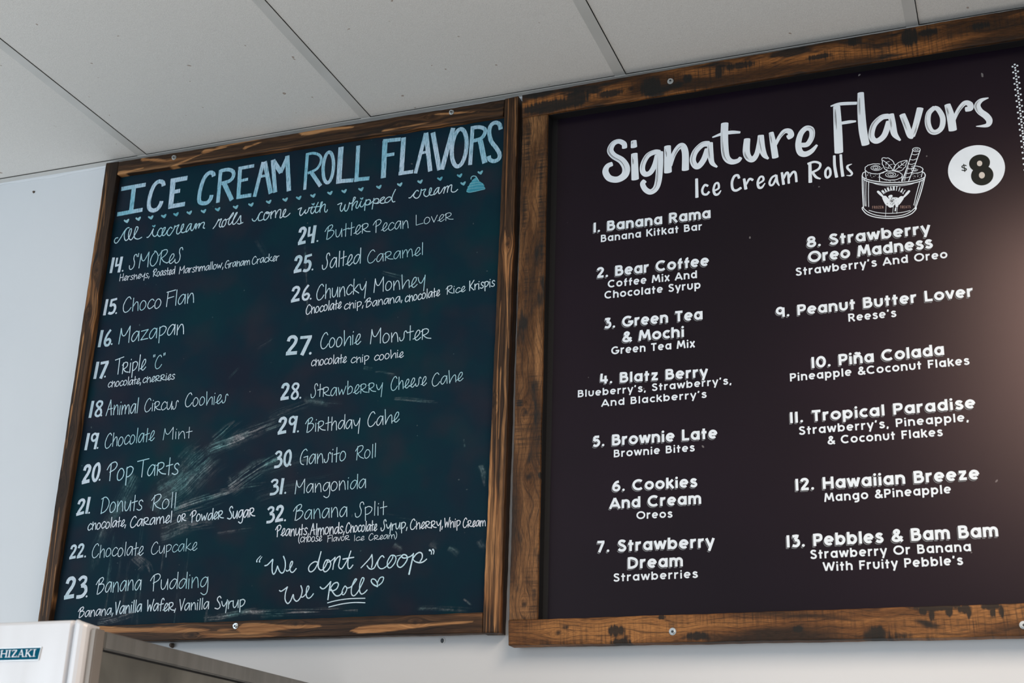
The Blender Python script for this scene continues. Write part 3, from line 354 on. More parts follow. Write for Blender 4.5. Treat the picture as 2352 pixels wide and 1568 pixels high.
D_BIGHEART = [[1,789.3,1963.3,3.2,780.1,1967.6,2.8,774.7,1974.4,2.5,777.1,1978.8,2.4,783.4,1977.1,2.3,788.2,1970.8,2.3,789.9,1963.8,2.3],[1,788.8,1970.8,2.3,793.2,1979.7,2.3,799.1,1982,2.3,802,1979.4,2.3,799.3,1971.4,2.3,792.5,1965.7,2.3]]
D_HEART = [[45,2877.6,47.3,2879.7,52.1,2876.6,57.9,2880.1,61.2,2878.9,60.4,2873.8,57.3,2869,54.4,2869.7,47.9,2873.9],[78.2,2878.9,80.5,2881,85.2,2877.9,91,2881.4,94.2,2880.2,93.5,2875.1,90.4,2870.3,87.5,2871,81.1,2875.2],[114.1,2877.4,116.4,2879.5,121.1,2876.5,126.8,2879.9,130,2878.7,129.3,2873.7,126.2,2868.9,123.3,2869.5,116.9,2873.7],[151,2875.8,153.2,2877.8,157.9,2874.8,163.7,2878.2,166.8,2877.1,166,2872,162.9,2867.3,160.1,2867.9,153.8,2872.1],[185.3,2875.7,187.5,2877.7,192.1,2874.7,197.8,2878.1,200.9,2877,200.1,2871.9,197.1,2867.2,194.3,2867.8,188,2872],[222.4,2874.8,224.6,2876.8,229.2,2873.8,234.9,2877.2,238,2876.1,237.2,2871.1,234.1,2866.4,231.3,2867,225.1,2871.1],[261.9,2873,264.1,2875,268.6,2872,274.3,2875.4,277.3,2874.3,276.5,2869.3,273.4,2864.6,270.7,2865.2,264.6,2869.4],[300.6,2872.4,302.7,2874.4,307.2,2871.5,312.8,2874.9,315.9,2873.7,315,2868.7,312,2864.1,309.2,2864.7,303.2,2868.8],[349.5,2871.2,351.6,2873.2,356.1,2870.3,361.7,2873.6,364.6,2872.5,363.8,2867.6,360.7,2862.9,358,2863.5,352.1,2867.6],[390.6,2871.7,392.7,2873.6,397.1,2870.7,402.7,2874.1,405.6,2872.9,404.8,2868,401.7,2863.4,399,2864,393.1,2868.1],[437.8,2872,440,2874,444.3,2871.1,449.8,2874.4,452.7,2873.3,451.9,2868.4,448.8,2863.8,446.2,2864.4,440.3,2868.4],[481.2,2871.4,483.4,2873.4,487.6,2870.5,493.1,2873.8,496,2872.7,495.1,2867.8,492.1,2863.2,489.4,2863.8,483.7,2867.9],[516.7,2870.8,518.8,2872.8,523,2869.9,528.5,2873.2,531.4,2872.1,530.5,2867.2,527.4,2862.6,524.8,2863.2,519.1,2867.3],[553.6,2871.1,555.7,2873,559.8,2870.1,565.3,2873.4,568.1,2872.3,567.2,2867.5,564.2,2862.9,561.6,2863.5,556,2867.5],[597.3,2871.4,599.4,2873.3,603.5,2870.5,608.9,2873.7,611.7,2872.6,610.7,2867.8,607.7,2863.3,605.2,2863.9,599.6,2867.9],[633.4,2870.6,635.5,2872.5,639.5,2869.7,644.9,2872.9,647.7,2871.8,646.7,2867,643.7,2862.5,641.2,2863.1,635.7,2867.1],[676.2,2869,678.3,2871,682.3,2868.1,687.6,2871.4,690.4,2870.3,689.4,2865.5,686.4,2861,683.9,2861.6,678.4,2865.5],[721.1,2868.2,723.2,2870.1,727.2,2867.3,732.5,2870.5,735.2,2869.4,734.2,2864.6,731.2,2860.2,728.7,2860.8,723.4,2864.7],[773,2866.5,775.1,2868.4,779,2865.6,784.2,2868.8,786.9,2867.7,785.9,2863,782.9,2858.5,780.5,2859.1,775.2,2863],[822.7,2866.1,824.7,2868,828.6,2865.2,833.8,2868.4,836.4,2867.3,835.4,2862.6,832.4,2858.2,830,2858.8,824.8,2862.6],[870.7,2866.1,872.8,2868,876.6,2865.2,881.7,2868.4,884.4,2867.3,883.3,2862.6,880.3,2858.3,878,2858.8,872.8,2862.7],[918,2866.7,920.1,2868.6,923.8,2865.8,928.9,2869,931.5,2867.9,930.5,2863.3,927.5,2858.9,925.1,2859.5,920.1,2863.3],[967.1,2866.7,969.1,2868.6,972.8,2865.8,977.9,2869,980.4,2867.9,979.4,2863.3,976.4,2858.9,974.1,2859.5,969.1,2863.3],[927.3,2845.8,929.3,2847.7,933,2845,938.2,2848.1,940.7,2847.1,939.7,2842.4,936.7,2838.1,934.4,2838.7,929.4,2842.5]]
D_HDOT = [[129.8,2851.7,131.2,2852.9,134.1,2851.1,137.6,2853.2,139.6,2852.5,139.1,2849.4,137.2,2846.4,135.4,2846.8,131.5,2849.4],[559.1,2848,560.4,2849.3,563,2847.5,566.4,2849.5,568.1,2848.8,567.5,2845.8,565.7,2843,564.1,2843.4,560.6,2845.9],[682.8,2844.1,684.1,2845.3,686.6,2843.6,689.9,2845.6,691.6,2844.9,691,2841.9,689.1,2839.2,687.6,2839.5,684.2,2842]]
D_WHIP = [943.1,2822.7,943.9,2827.4,945.9,2830.9,945.2,2833.7,948.8,2835.9,948.2,2837.6,952.3,2840.3,951.2,2842.1,955.2,2845.3,954.6,2847.5,957.6,2849.8,959.7,2851.1,964.8,2854.5,969.3,2847.5,970.4,2844.6,975.8,2840.8,982.3,2835.8,982.2,2833.4,985,2832.1,984.1,2829.5,987.7,2823.6,985.5,2820.7,971.5,2820.1,951.7,2818.5,946.4,2819.5]
D_WHIPS = [[1,952.9,2851.1,2.3,953.2,2855.4,2.3,957.3,2858,2.3,963.7,2856.2,2.3,967,2851.1,2.3,971.5,2843.9,2.3],[1,946.8,2833.5,1.5,955.2,2834.4,1.5,970.8,2835.3,1.5,982.4,2833.6,1.5],[1,950.7,2840.5,1.5,960.1,2840.7,1.5,974.8,2840.7,1.5],[1,945.5,2827.2,1.3,960.7,2827.6,1.3,985.8,2825.5,1.3],[1,944.2,2822,1.7,951.7,2819.1,1.7,971.4,2820.3,1.7,986.5,2822.2,1.7],[1,956.7,2847.2,1.3,965.1,2847.6,1.3]]
D_SIG = [[1,1299.9,2875.1,11.3,1298.5,2885.3,11.4,1287.1,2893.1,10.9,1274.8,2889.2,12.4,1268.4,2874.8,14.2,1275.8,2860.7,14.2,1293.6,2846,15.5,1303.2,2827.3,16.9,1300,2810.7,16.8,1284.7,2802.8,14.5,1266.9,2808.5,14.1,1258.2,2824.5,13.7,1262.2,2837.4,11.8,1272.7,2841.4,10.4],[1,1319.9,2888.7,12.3,1320.4,2873.8,14.1],[1,1321.2,2857.6,14.1,1323,2797.5,16.2],[1,1375.7,2852.1,11.6,1365.7,2854.7,11.6,1350.5,2848.8,11.7,1340.5,2831.3,11.6,1339.1,2814.9,11.6,1345.8,2805.6,11.6,1356.5,2808.8,11.6,1365.5,2824.9,11.6,1371.2,2846,11.6],[1,1376.4,2852.9,14.4,1375.7,2820.9,15.1,1372.8,2787.5,14.5,1366.9,2769.6,13.4,1355.8,2763.1,12.3,1344.8,2770.5,11.4,1339,2784.2,11,1343.5,2790.7,10.6],[1,1393,2864,14.4,1393.3,2803.2,16.5],[1,1398.3,2817.4,8.7,1406.1,2842.8,10.6,1417.3,2858.6,12.2,1425.7,2858.7,13.5,1430.7,2841.3,14.4,1430.2,2802.8,15.1],[1,1480.8,2855.5,12.8,1467.3,2855.8,12.8,1452.2,2842.2,12.8,1446.2,2824.3,12.8,1450.4,2810.2,12.7,1458.2,2807.1,12.7,1469.3,2820.7,12.7,1478,2843.4,12.8],[1,1483.1,2857.1,11.9,1483.4,2832.9,12.9,1486.4,2810.8,10.1,1496.5,2799.2,4.1],[1,1514.8,2897.5,15.6,1513.2,2866.7,15.9,1513.7,2832.8,15.8,1517.5,2815.4,14.4,1527.1,2806.3,12.1,1539.5,2806.7,9.9,1545.7,2812.9,7.6],[1,1488.5,2869.3,3.2,1509,2874.1,7.3,1528.5,2874.3,8.2,1546.1,2871.3,5],[1,1560.1,2853.6,13.1,1557.6,2825.8,14.8,1561.4,2810.9,13.9,1569.7,2805.3,12.9,1578.5,2815.7,10.7,1585.2,2840.4,11.2,1588.3,2856.6,12.6],[1,1588.3,2856.6,12.6,1589.5,2830.1,13.4,1593.9,2811.6,11.1,1601.6,2801.6,4.4],[1,1609.6,2860.3,9.8,1613.1,2831,12.9,1615.9,2802.2,13.3],[1,1616.9,2830.4,6.7,1626,2847.5,8.1,1636.5,2858.6,10.1,1646.4,2857,11.6,1649.4,2847.4,12.1,1642.5,2843.3,10.6],[1,1668.3,2822.1,10.1,1681.1,2821.9,10.9,1690.5,2837.3,11,1690.4,2853.4,11.3,1680.3,2858.4,11.2,1669,2847.5,11.5,1663,2825.3,12.2,1665.9,2806,12.7,1676,2800.1,12.2,1688.6,2805.1,9.9,1699.8,2816.9,4.8],[1,1742.8,2897.4,14,1742.5,2845.7,16.7,1741.6,2793.6,16.9],[1,1731.1,2900.3,2.8,1749.6,2902.3,7.2,1782.1,2898.3,6.8],[1,1751,2858.2,6.8,1765.8,2858.4,7.1,1778.3,2857.6,4],[1,1791.5,2920.1,12.4,1790.2,2878.3,15,1790.7,2835.4,16.1,1794.2,2802.6,15.2],[1,1841.4,2858.3,11.7,1828.6,2857.5,11.8,1813.5,2844.3,11.8,1806.8,2824.2,11.7,1809.3,2811.1,11.7,1818.2,2807.1,11.7,1831.5,2818,11.7,1842,2845.9,11.7],[1,1846.7,2861.7,11.3,1848.2,2840.6,12.8,1850.6,2816.9,12,1860.4,2801,3.9],[1,1868.1,2857.3,11.7,1874.1,2834.1,12.4,1879.6,2810,12.4,1884.7,2806.7,11.9],[1,1883.5,2806.9,10.8,1891.7,2829,11.6,1902.8,2865.5,12.8],[1,1929.8,2862.5,9.6,1918.3,2851.8,10.4,1914.6,2831.4,11.1,1918.9,2812.7,11.1,1928.9,2808.1,10.7,1939.7,2816.7,10.3,1943.1,2837,10.3,1936.4,2856.7,9.6,1929,2862.2,8.9],[1,1954,2864.6,11.5,1958,2838.6,14.9,1959.6,2807.1,15.2],[1,1962.4,2827.4,6.8,1972.8,2848.2,8.1,1985.9,2862.3,10,1995.1,2858.6,11.2,1995.4,2849.3,11.2,1986.9,2848.3,10.3],[1,2030.2,2866.2,2.3,2016,2862.8,8.7,2008.6,2852.9,11.7,2012.3,2839.7,12.5,2022.7,2827.5,12.8,2027.6,2816.3,11.6,2022.7,2807.2,8.6,2002.7,2808.1,1.5]]
D_ICR = [[1,1453.5,2778.8,5.9,1453.4,2736.2,6.7],[1,1476.7,2758.7,4.9,1470.3,2761.8,4.9,1464.9,2752.2,4.9,1466.5,2742.5,4.9,1473.7,2740,4.9,1479,2745.4,4.9],[1,1489.9,2746.1,4,1498.8,2750.7,4.5,1497.8,2761.9,4.5,1491.8,2760.9,4.5,1488.1,2748.7,4.9,1490.8,2738,5.4,1497.2,2737,4.9,1503.4,2744.6,2.2],[1,1541,2766.7,5.3,1538.6,2773.7,5.3,1531.4,2772.4,5.4,1526.3,2759.5,5.3,1527.6,2744.3,5.3,1534.7,2739.9,5.3,1544.6,2744.6,5.3],[1,1551.1,2764,5.3,1554.1,2740.1,6.6],[1,1555.3,2750.4,3.5,1562,2761.6,4.9,1569,2758.2,5.3],[1,1580,2748.6,4,1589.9,2754.6,4.4,1588.9,2762.7,4.4,1583,2762.2,4.4,1578.5,2751.6,4.8,1580.2,2740.2,5.3,1586.4,2739.2,4.8,1593,2747.6,2.2],[1,1616,2762.3,4.4,1607.6,2758.4,4.4,1602.2,2748,4.4,1604,2741.3,4.4,1609.5,2742.8,4.4,1615.8,2755.3,4.4],[1,1616.4,2762.2,4.8,1617.2,2748.1,5.2,1621.3,2737.7,2.2],[1,1627.6,2766.3,4.8,1630.1,2739.2,5.7],[1,1630.6,2753,4.8,1636,2763.4,4.8,1640.1,2761.8,4.8,1640.4,2740,4.8],[1,1641.8,2753.7,4.8,1649.3,2763.7,4.8,1654.5,2761,4.8,1655.7,2741.1,4.8],[1,1683.9,2778.6,6.1,1682.9,2735.9,7.3],[1,1679.7,2777.6,4.8,1693.2,2780.1,4.8,1703.9,2773.8,4.8,1700.5,2763.2,4.8,1686.4,2757,4.8],[1,1689,2755.7,4.8,1694.8,2745.6,5.2,1703.1,2740.6,3],[1,1719.2,2763.6,4.7,1713.9,2756.8,4.7,1713.3,2745.6,4.7,1717.1,2741.2,4.7,1722.6,2747.1,4.7,1722.4,2758.5,4.7,1718.3,2763.7,4.7],[1,1732.4,2787.7,5.1,1732,2764.5,5.7,1734.5,2739.4,6.2],[1,1745,2788.2,5.1,1745.1,2762.5,5.7,1746.5,2739.7,6.2],[1,1765.5,2763.9,1.2,1757.5,2761.4,4.3,1756.5,2756.1,4.7,1761.9,2748.2,4.7,1764.5,2742.8,3.9,1761,2739.1,3.1,1753.5,2740.7,1]]
D_LOGO = [[1,1784.1,2736.6,1.8,1783.9,2734.1,1.8,1785.4,2731.4,1.8,1788.4,2728.6,1.8,1793,2725.8,1.8,1798.9,2722.9,1.8,1806,2720.2,1.8,1814.2,2717.6,1.8,1823.1,2715.2,1.8,1832.5,2713.2,1.8,1842.2,2711.5,1.8,1851.9,2710.3,1.8,1861.3,2709.5,1.8,1870.3,2709.1,1.8,1878.4,2709.2,1.8,1885.6,2709.8,1.8,1891.6,2710.8,1.8,1896.3,2712.2,1.8,1899.6,2714,1.8,1901.3,2716.2,1.8,1901.4,2718.6,1.8],[1,1785.7,2727.9,1.8,1787.8,2725.3,1.8,1791.3,2722.7,1.8,1796,2720,1.8,1801.8,2717.4,1.8,1808.6,2714.9,1.8,1816.2,2712.5,1.8,1824.4,2710.4,1.8,1833.1,2708.6,1.8,1841.9,2707.1,1.8,1850.8,2705.9,1.8,1859.4,2705.2,1.8,1867.7,2704.8,1.8,1875.3,2704.8,1.8,1882.1,2705.2,1.8,1888,2706.1,1.8,1892.8,2707.3,1.8,1896.5,2708.8,1.8,1898.8,2710.7,1.8],[1,1801.7,2717.6,1.1,1804.8,2715.3,1.1,1809,2713,1,1814.2,2710.7,1,1820.3,2708.7,1,1827.1,2706.8,1,1834.3,2705.2,1,1841.7,2703.9,1,1849.2,2703,1,1856.4,2702.4,1,1863.2,2702.2,1,1869.3,2702.5,1,1874.6,2703.1,1,1879,2704.1,1,1882.2,2705.4,1],[1,1784,2736.4,1.8,1785.7,2741,1.8,1790.1,2742.8,1.8],[1,1901.8,2718.4,1.8,1900.1,2723.4,1.8,1896.8,2726.3,1.8],[1,1783.7,2735.6,2,1782.4,2701.8,2,1782,2664.9,1.9],[1,1790.4,2724.1,1.2,1788.4,2697.7,1.2,1787.1,2668.2,1.2],[1,1795.1,2720.1,1.4,1793.1,2693.8,1.3,1791.9,2666.7,1.3],[1,1786.6,2727.1,1.2,1784.9,2698.2,1.2,1785,2669.3,1.2],[1,1901.4,2716.8,1.9,1890.9,2682.5,1.9,1878.3,2649.6,1.9],[1,1895.7,2707.3,1.2,1886.6,2680,1.2,1878,2655.1,1.2],[1,1890.5,2705.7,1.3,1882.5,2680.6,1.3,1876.1,2657.8,1.3],[1,1779.7,2662.8,1.8,1787.5,2651.4,1.8,1803.7,2642.4,1.8,1828.4,2636.4,1.8,1853.2,2635.5,1.8,1870,2640,1.8,1879.6,2648.6,1.8],[1,1781.3,2665.8,1.5,1790.5,2654.9,1.5,1806.7,2645.8,1.5,1828.7,2640.5,1.5,1850.7,2639.3,1.5,1867.6,2644,1.5,1878.8,2652.7,1.5],[1,1792.1,2658.7,1.2,1808.5,2651.6,1.2,1829.1,2647.1,1.2,1851.2,2645.6,1.2,1868.5,2647.5,1.2],[1,1779.7,2662.8,1.8,1779.6,2666.1,1.8,1781.4,2667.4,1.8],[1,1879.6,2648.6,1.8,1880.2,2651.7,1.8,1878.5,2653.5,1.8],[1,1818.7,2755.3,1.4,1814.9,2756.6,1.4,1810.8,2756.9,1.4,1806.7,2757.8,1.4,1803,2757.4,1.4,1799.5,2756.9,1.4,1795.8,2756.4,1.4,1794,2754.7,1.4,1791.4,2753.4,1.4,1790.1,2751.5,1.4,1790.3,2749.4,1.4,1789.5,2747.3,1.4,1791.3,2745.1,1.4,1792.8,2743,1.4,1794.8,2740.8,1.4,1798.4,2739.3,1.4,1801.3,2737.4,1.4,1805.2,2736.2,1.4,1809.2,2735.5,1.4,1813.2,2734.5,1.4,1817,2734.9,1.4,1820.8,2735,1.4,1824.3,2735.6,1.4,1826.5,2737.1,1.4,1829.6,2738.1,1.4,1830.6,2740,1.4,1831.4,2742,1.4],[1,1822.4,2746.7,1.1,1821.3,2744.6,1.1,1818.7,2743.1,1.1,1815.2,2742.3,1.1,1811.3,2742.5,1.1,1807.4,2743.5,1.1,1804.3,2745.2,1.1,1802.1,2747.2,1.1,1801.3,2749.3,1.1,1801.9,2751.3,1.1,1803.7,2752.7,1.1,1806.4,2753.5,1.1,1809.6,2753.6,1.1,1812.9,2753,1.1,1815.7,2751.8,1.1,1817.6,2750.2,1.1,1818.6,2748.4,1.1,1818.5,2746.8,1.1,1817.3,2745.5,1.1,1815.3,2744.7,1.1,1812.9,2744.5,1.1,1810.3,2744.9,1.1,1808,2745.7,1.1,1806.3,2746.9,1.1,1805.3,2748.2,1.1,1805.2,2749.4,1.1,1805.9,2750.5,1.1,1807.2,2751.2,1.1,1809,2751.4,1.1,1810.8,2751.3,1.1,1812.5,2750.8,1.1,1813.9,2750,1.1,1814.7,2749.1,1.1,1814.9,2748.2,1.1,1814.5,2747.5,1.1,1813.7,2747,1.1,1812.6,2746.7,1.1,1811.4,2746.8,1.1,1810.4,2747.1,1.1,1809.6,2747.5,1.1,1809.1,2748.1,1.1],[1,1790.5,2746,1.4,1790.3,2736.3,1.4,1791,2728.8,1.4],[1,1859.2,2724.1,1.3,1859.1,2726.5,1.3,1856.6,2729,1.3,1854.6,2731.5,1.3,1850.5,2733.6,1.3,1845.9,2735.4,1.3,1841.1,2737.1,1.3,1835.9,2737.4,1.3,1830.7,2737.9,1.4,1826,2737.5,1.4,1822.4,2736.2,1.4,1818.5,2735.1,1.4,1817.3,2732.9,1.4,1816.3,2730.6,1.4,1816.3,2728.2,1.4,1818.9,2725.7,1.4,1821,2723.2,1.3,1825,2721.1,1.3,1829.7,2719.4,1.3,1834.5,2717.7,1.3,1839.7,2717.3,1.3,1844.8,2716.9,1.3,1849.6,2717.2,1.3,1853,2718.6,1.3,1856.9,2719.7,1.3,1858.3,2721.9,1.3,1859,2724.1,1.3],[1,1851.4,2727.2,1,1850.1,2725.1,1,1847.3,2723.6,1,1843.4,2723,1,1839,2723.2,1,1834.7,2724.2,1,1831.2,2725.9,1,1828.8,2728,1,1827.9,2730.1,1,1828.5,2732,1,1830.5,2733.5,1,1833.5,2734.2,1,1837.1,2734.2,1,1840.7,2733.6,1,1843.8,2732.3,1,1846,2730.7,1,1847.1,2729,1,1846.9,2727.4,1,1845.6,2726.1,1,1843.5,2725.3,1,1840.7,2725.2,1,1837.9,2725.5,1,1835.4,2726.4,1,1833.4,2727.6,1,1832.4,2728.9,1,1832.2,2730.2,1,1833,2731.2,1,1834.5,2731.8,1,1836.4,2732.1,1,1838.4,2731.9,1,1840.3,2731.4,1,1841.8,2730.6,1,1842.7,2729.7,1,1842.9,2728.8,1,1842.5,2728.1,1,1841.6,2727.6,1,1840.4,2727.4,1,1839.1,2727.4,1,1837.9,2727.8,1,1837,2728.2,1,1836.5,2728.7,1],[1,1816.1,2729.1,1.4,1815.8,2718.6,1.3],[1,1859.4,2723.2,1.3,1857.1,2713.1,1.3],[1,1875.6,2727.7,1.3,1877.5,2726.7,1.3,1880,2726.5,1.3,1882.2,2725.5,1.3,1884.5,2725.4,1.3,1886.8,2725.4,1.3,1889.3,2725,1.3,1890.9,2725.8,1.3,1893.1,2725.9,1.3,1894.8,2726.6,1.3,1895.6,2727.7,1.3,1897.6,2728.2,1.3,1897.6,2729.5,1.3,1898.1,2730.6,1.3,1898.7,2731.8,1.3,1897.3,2733.1,1.3,1897.5,2734.3,1.3,1896.1,2735.5,1.3,1894.4,2736.6,1.3,1893.4,2738,1.3,1891,2738.6,1.3,1889.1,2739.6,1.3,1886.9,2740.4,1.3,1884.5,2740.5,1.3,1882.2,2741.3,1.3,1880,2741.1,1.3,1877.8,2741,1.3],[1,1888.7,2732.7,1,1888.2,2731.7,1,1887.3,2730.8,1,1886,2730.2,1,1884.5,2729.9,1,1882.8,2729.9,1,1881.2,2730.2,1,1879.7,2730.8,1,1878.4,2731.6,1,1877.5,2732.5,1,1877,2733.5,1,1877,2734.4,1,1877.3,2735.3,1,1878,2736,1,1879,2736.4,1,1880.2,2736.7,1,1881.5,2736.7,1,1882.7,2736.4,1,1883.9,2736,1,1884.8,2735.4,1,1885.4,2734.7,1,1885.8,2734,1,1885.8,2733.3,1,1885.6,2732.7,1,1885.1,2732.2,1,1884.4,2731.9,1,1883.5,2731.8,1,1882.7,2731.8,1,1881.8,2732,1,1881.1,2732.3,1,1880.5,2732.7,1,1880.1,2733.1,1,1879.9,2733.5,1,1879.9,2734,1,1880.1,2734.3,1,1880.4,2734.6,1,1880.8,2734.8,1,1881.3,2734.8,1,1881.8,2734.8,1,1882.2,2734.7,1,1882.6,2734.5,1],[1,1897.3,2729.5,1.3,1896.3,2723.2,1.3,1894,2715.6,1.3],[1,1824.2,2767.7,1.4,1827.7,2767.9,1.4,1831.2,2766.4,1.4,1835.4,2766.1,1.4,1838.7,2762.9,1.4,1842,2760,1.4,1844.8,2755.1,1.4,1845.4,2751.3,1.4,1848.3,2748.4,1.3,1845.6,2745.3,1.3,1843.8,2739.4,1.3,1840.6,2737.4,1.3,1834.9,2737.2,1.3,1829.5,2740.8,1.4,1826.3,2745.3,1.4,1825.2,2750.4,1.4,1823.1,2754.8,1.4,1824,2760.4,1.4,1823.1,2763.8,1.4,1824.2,2767.7,1.4],[1,1825.3,2762.6,1.2,1833.2,2754,1.2,1839.6,2744.1,1.2,1842.6,2737.1,1.2],[1,1830.6,2757.4,0.9,1829.9,2751.3,0.9],[1,1830.6,2757.4,0.9,1837,2758.3,0.9],[1,1835.8,2750.4,0.9,1833.9,2743.3,0.9],[1,1835.8,2750.4,0.9,1842.2,2751.3,0.9],[1,1827.9,2747.5,0.9,1834,2744.1,0.9,1838.1,2743.2,0.9],[1,1870,2755.4,1.3,1864.2,2755.6,1.3,1859.9,2754.7,1.3,1854.9,2753.5,1.3,1850.5,2750.5,1.3,1848.3,2748.1,1.3,1845.4,2742.4,1.3,1844.5,2737.6,1.3,1848.8,2735.7,1.3,1855,2734.4,1.3,1860.8,2736.4,1.3,1863.1,2739.6,1.3,1866.7,2742.3,1.3,1867.5,2747,1.3,1869.7,2750.7,1.3,1870,2755.4,1.3],[1,1868.9,2754.1,1.2,1859.4,2747.5,1.2,1850.6,2740.8,1.2,1844.7,2736.3,1.2],[1,1859.4,2747.5,0.9,1859,2752.4,0.9],[1,1859.4,2747.5,0.9,1864.6,2745.5,0.9],[1,1853.5,2743,0.9,1853.2,2748.4,0.9],[1,1853.5,2743,0.9,1859.3,2741,0.9],[1,1883.1,2777,1.6,1871.1,2744.8,1.6,1857.7,2711.8,1.6],[1,1896,2773.3,1.6,1884.2,2742.8,1.6,1870.1,2710.4,1.6],[1,1896.4,2774.9,1.3,1896,2776.6,1.3,1894.6,2778.3,1.3,1892.3,2779.6,1.3,1889.6,2780.4,1.3,1886.8,2780.5,1.3,1884.4,2779.9,1.3,1882.8,2778.7,1.3,1882.1,2777.2,1.3,1882.6,2775.4,1.3,1884,2773.8,1.3,1886.3,2772.4,1.3,1889,2771.7,1.3,1891.7,2771.6,1.3,1894.1,2772.1,1.3,1895.8,2773.3,1.3,1896.4,2774.9,1.3],[1,1892.6,2775.5,0.9,1892.4,2776.2,0.9,1891.7,2776.9,0.9,1890.7,2777.4,0.9,1889.4,2777.8,0.9,1888.1,2777.8,0.9,1887,2777.6,0.9,1886.3,2777.2,0.9,1886,2776.5,0.9,1886.2,2775.8,0.9,1886.9,2775.1,0.9,1887.9,2774.6,0.9,1889.2,2774.2,0.9,1890.4,2774.2,0.9,1891.5,2774.4,0.9,1892.3,2774.8,0.9,1892.6,2775.5,0.9],[1,1879.7,2767.8,1.2,1885.7,2765.2,1.2,1892.8,2766.5,1.2],[1,1875.4,2757.4,1.2,1881.5,2754.5,1.2,1888.6,2756.3,1.2],[1,1871.7,2748.3,1.2,1878.1,2745.4,1.2,1885.2,2747.2,1.2],[1,1868.3,2738.8,1.2,1874,2736.3,1.2,1881.1,2738.1,1.2],[1,1864.4,2728.9,1.2,1870.5,2726.8,1.2,1876.9,2728.6,1.2],[1,1861,2719.8,1.2,1866.5,2718.1,1.2,1873.5,2719.5,1.2],[1,1870.2,2741.7,0.7,1865,2726.4,0.7,1861.2,2712.5,0.7],[1,1872.2,2741.4,0.7,1866.2,2724.6,0.7,1863.3,2712.2,0.7],[1,1805.5,2730.8,0.8,1806,2730.4,0.8],[1,1799.4,2733.9,0.8,1799.9,2733.5,0.8],[1,1813.5,2727.4,0.8,1814,2727,0.8],[1,1795.7,2738,0.8,1796.2,2737.6,0.8],[1,1793.7,2735.6,0.8,1794.3,2735.2,0.8],[1,1793.2,2735.5,0.8,1793.7,2735.1,0.8],[1,1808.1,2735.2,0.8,1808.6,2734.8,0.8],[1,1808.5,2731.6,0.8,1809.1,2731.2,0.8],[1,1793,2734.4,0.8,1793.5,2734,0.8],[1,1798.7,2735.1,0.8,1799.3,2734.7,0.8],[1,1799.1,2731.9,0.8,1799.6,2731.5,0.8],[1,1803.2,2737.4,0.8,1803.7,2737,0.8],[1,1805.3,2730,0.8,1805.8,2729.6,0.8],[1,1800,2737.1,0.8,1800.5,2736.7,0.8],[1,1801.4,2728.8,0.8,1802,2728.4,0.8],[1,1815.6,2729.6,0.8,1816.1,2729.2,0.8],[1,1852,2712.8,0.7,1852.6,2712.4,0.7],[1,1832.6,2718.2,0.7,1833.1,2717.8,0.7],[1,1842.8,2715.1,0.7,1843.3,2714.7,0.7],[1,1831.9,2717.8,0.7,1832.5,2717.4,0.7],[1,1833.6,2716.8,0.7,1834.1,2716.4,0.7],[1,1828.5,2718.2,0.7,1829,2717.8,0.7],[1,1835.4,2715.3,0.7,1835.9,2714.9,0.7],[1,1840.3,2716.4,0.7,1840.9,2716,0.7],[1,1828.8,2717.6,0.7,1829.3,2717.2,0.7],[1,1826.1,2718.8,0.7,1826.6,2718.4,0.7],[1,1837.7,2717.4,0.7,1838.2,2717,0.7],[1,1836.5,2716.7,0.7,1837,2716.3,0.7],[1,1844.8,2714.2,0.7,1845.3,2713.8,0.7],[1,1844.2,2714.5,0.7,1844.7,2714.1,0.7],[1,1882.5,2717.8,0.7,1883.1,2717.4,0.7],[1,1882.1,2719,0.7,1882.6,2718.6,0.7],[1,1882,2720.4,0.7,1882.5,2720,0.7],[1,1878.2,2723.3,0.7,1878.7,2722.9,0.7],[1,1891.9,2721.3,0.7,1892.4,2720.9,0.7],[1,1887.3,2717.3,0.7,1887.9,2716.9,0.7],[1,1888,2719.2,0.7,1888.5,2718.8,0.7],[1,1886.4,2724,0.7,1886.9,2723.6,0.7],[1,1878.4,2723.7,0.7,1878.9,2723.3,0.7],[1,1879.6,2724.6,0.7,1880.2,2724.2,0.7],[1,1879,2719.7,0.7,1879.5,2719.3,0.7],[1,1879.5,2715.1,0.7,1880,2714.7,0.7],[1,1887.3,2718.5,0.7,1887.8,2718.1,0.7],[1,1887.9,2721.5,0.7,1888.4,2721.1,0.7],[1,1890.7,2714.6,0.7,1891.2,2714.2,0.7],[1,1888,2719.1,0.7,1888.5,2718.7,0.7],[1,1811.5,2696.2,4.5,1814.5,2692.2,5.1,1819,2685.9,3.9,1822.3,2681.5,3],[1,1822.9,2681.4,8.9,1825.4,2676.2,10.4,1828.5,2669.4,11.3],[1,1869.3,2688.6,4.4,1865.6,2684.7,5,1860.4,2679.4,3.8,1856.7,2676.4,3],[1,1854.3,2676,8.9,1850.9,2672.5,10.3,1846.4,2667.6,11.2],[1,1832.8,2682.3,5.9,1835.3,2683.1,5.9],[1,1833.6,2673.4,13.3,1837.7,2672.1,16.3,1843.2,2672,14.8],[1,1830.2,2664.4,5.9,1832.8,2661.6,5.9],[1,1835.6,2661.2,4.4,1838.6,2664.8,4.4],[1,1844.3,2667.1,5.3,1844.7,2660.7,5.3],[1,1842.2,2656.3,2.4,1841,2650.9,2.4],[0,1824.8,2666.8,0.7,1822,2640.2,0.7],[0,1838.4,2661.6,0.7,1835.7,2646.2,0.7],[0,1846.9,2668.3,0.7,1843.5,2644.3,0.7],[0,1844.2,2665.5,0.9,1842.2,2656.3,0.9]]
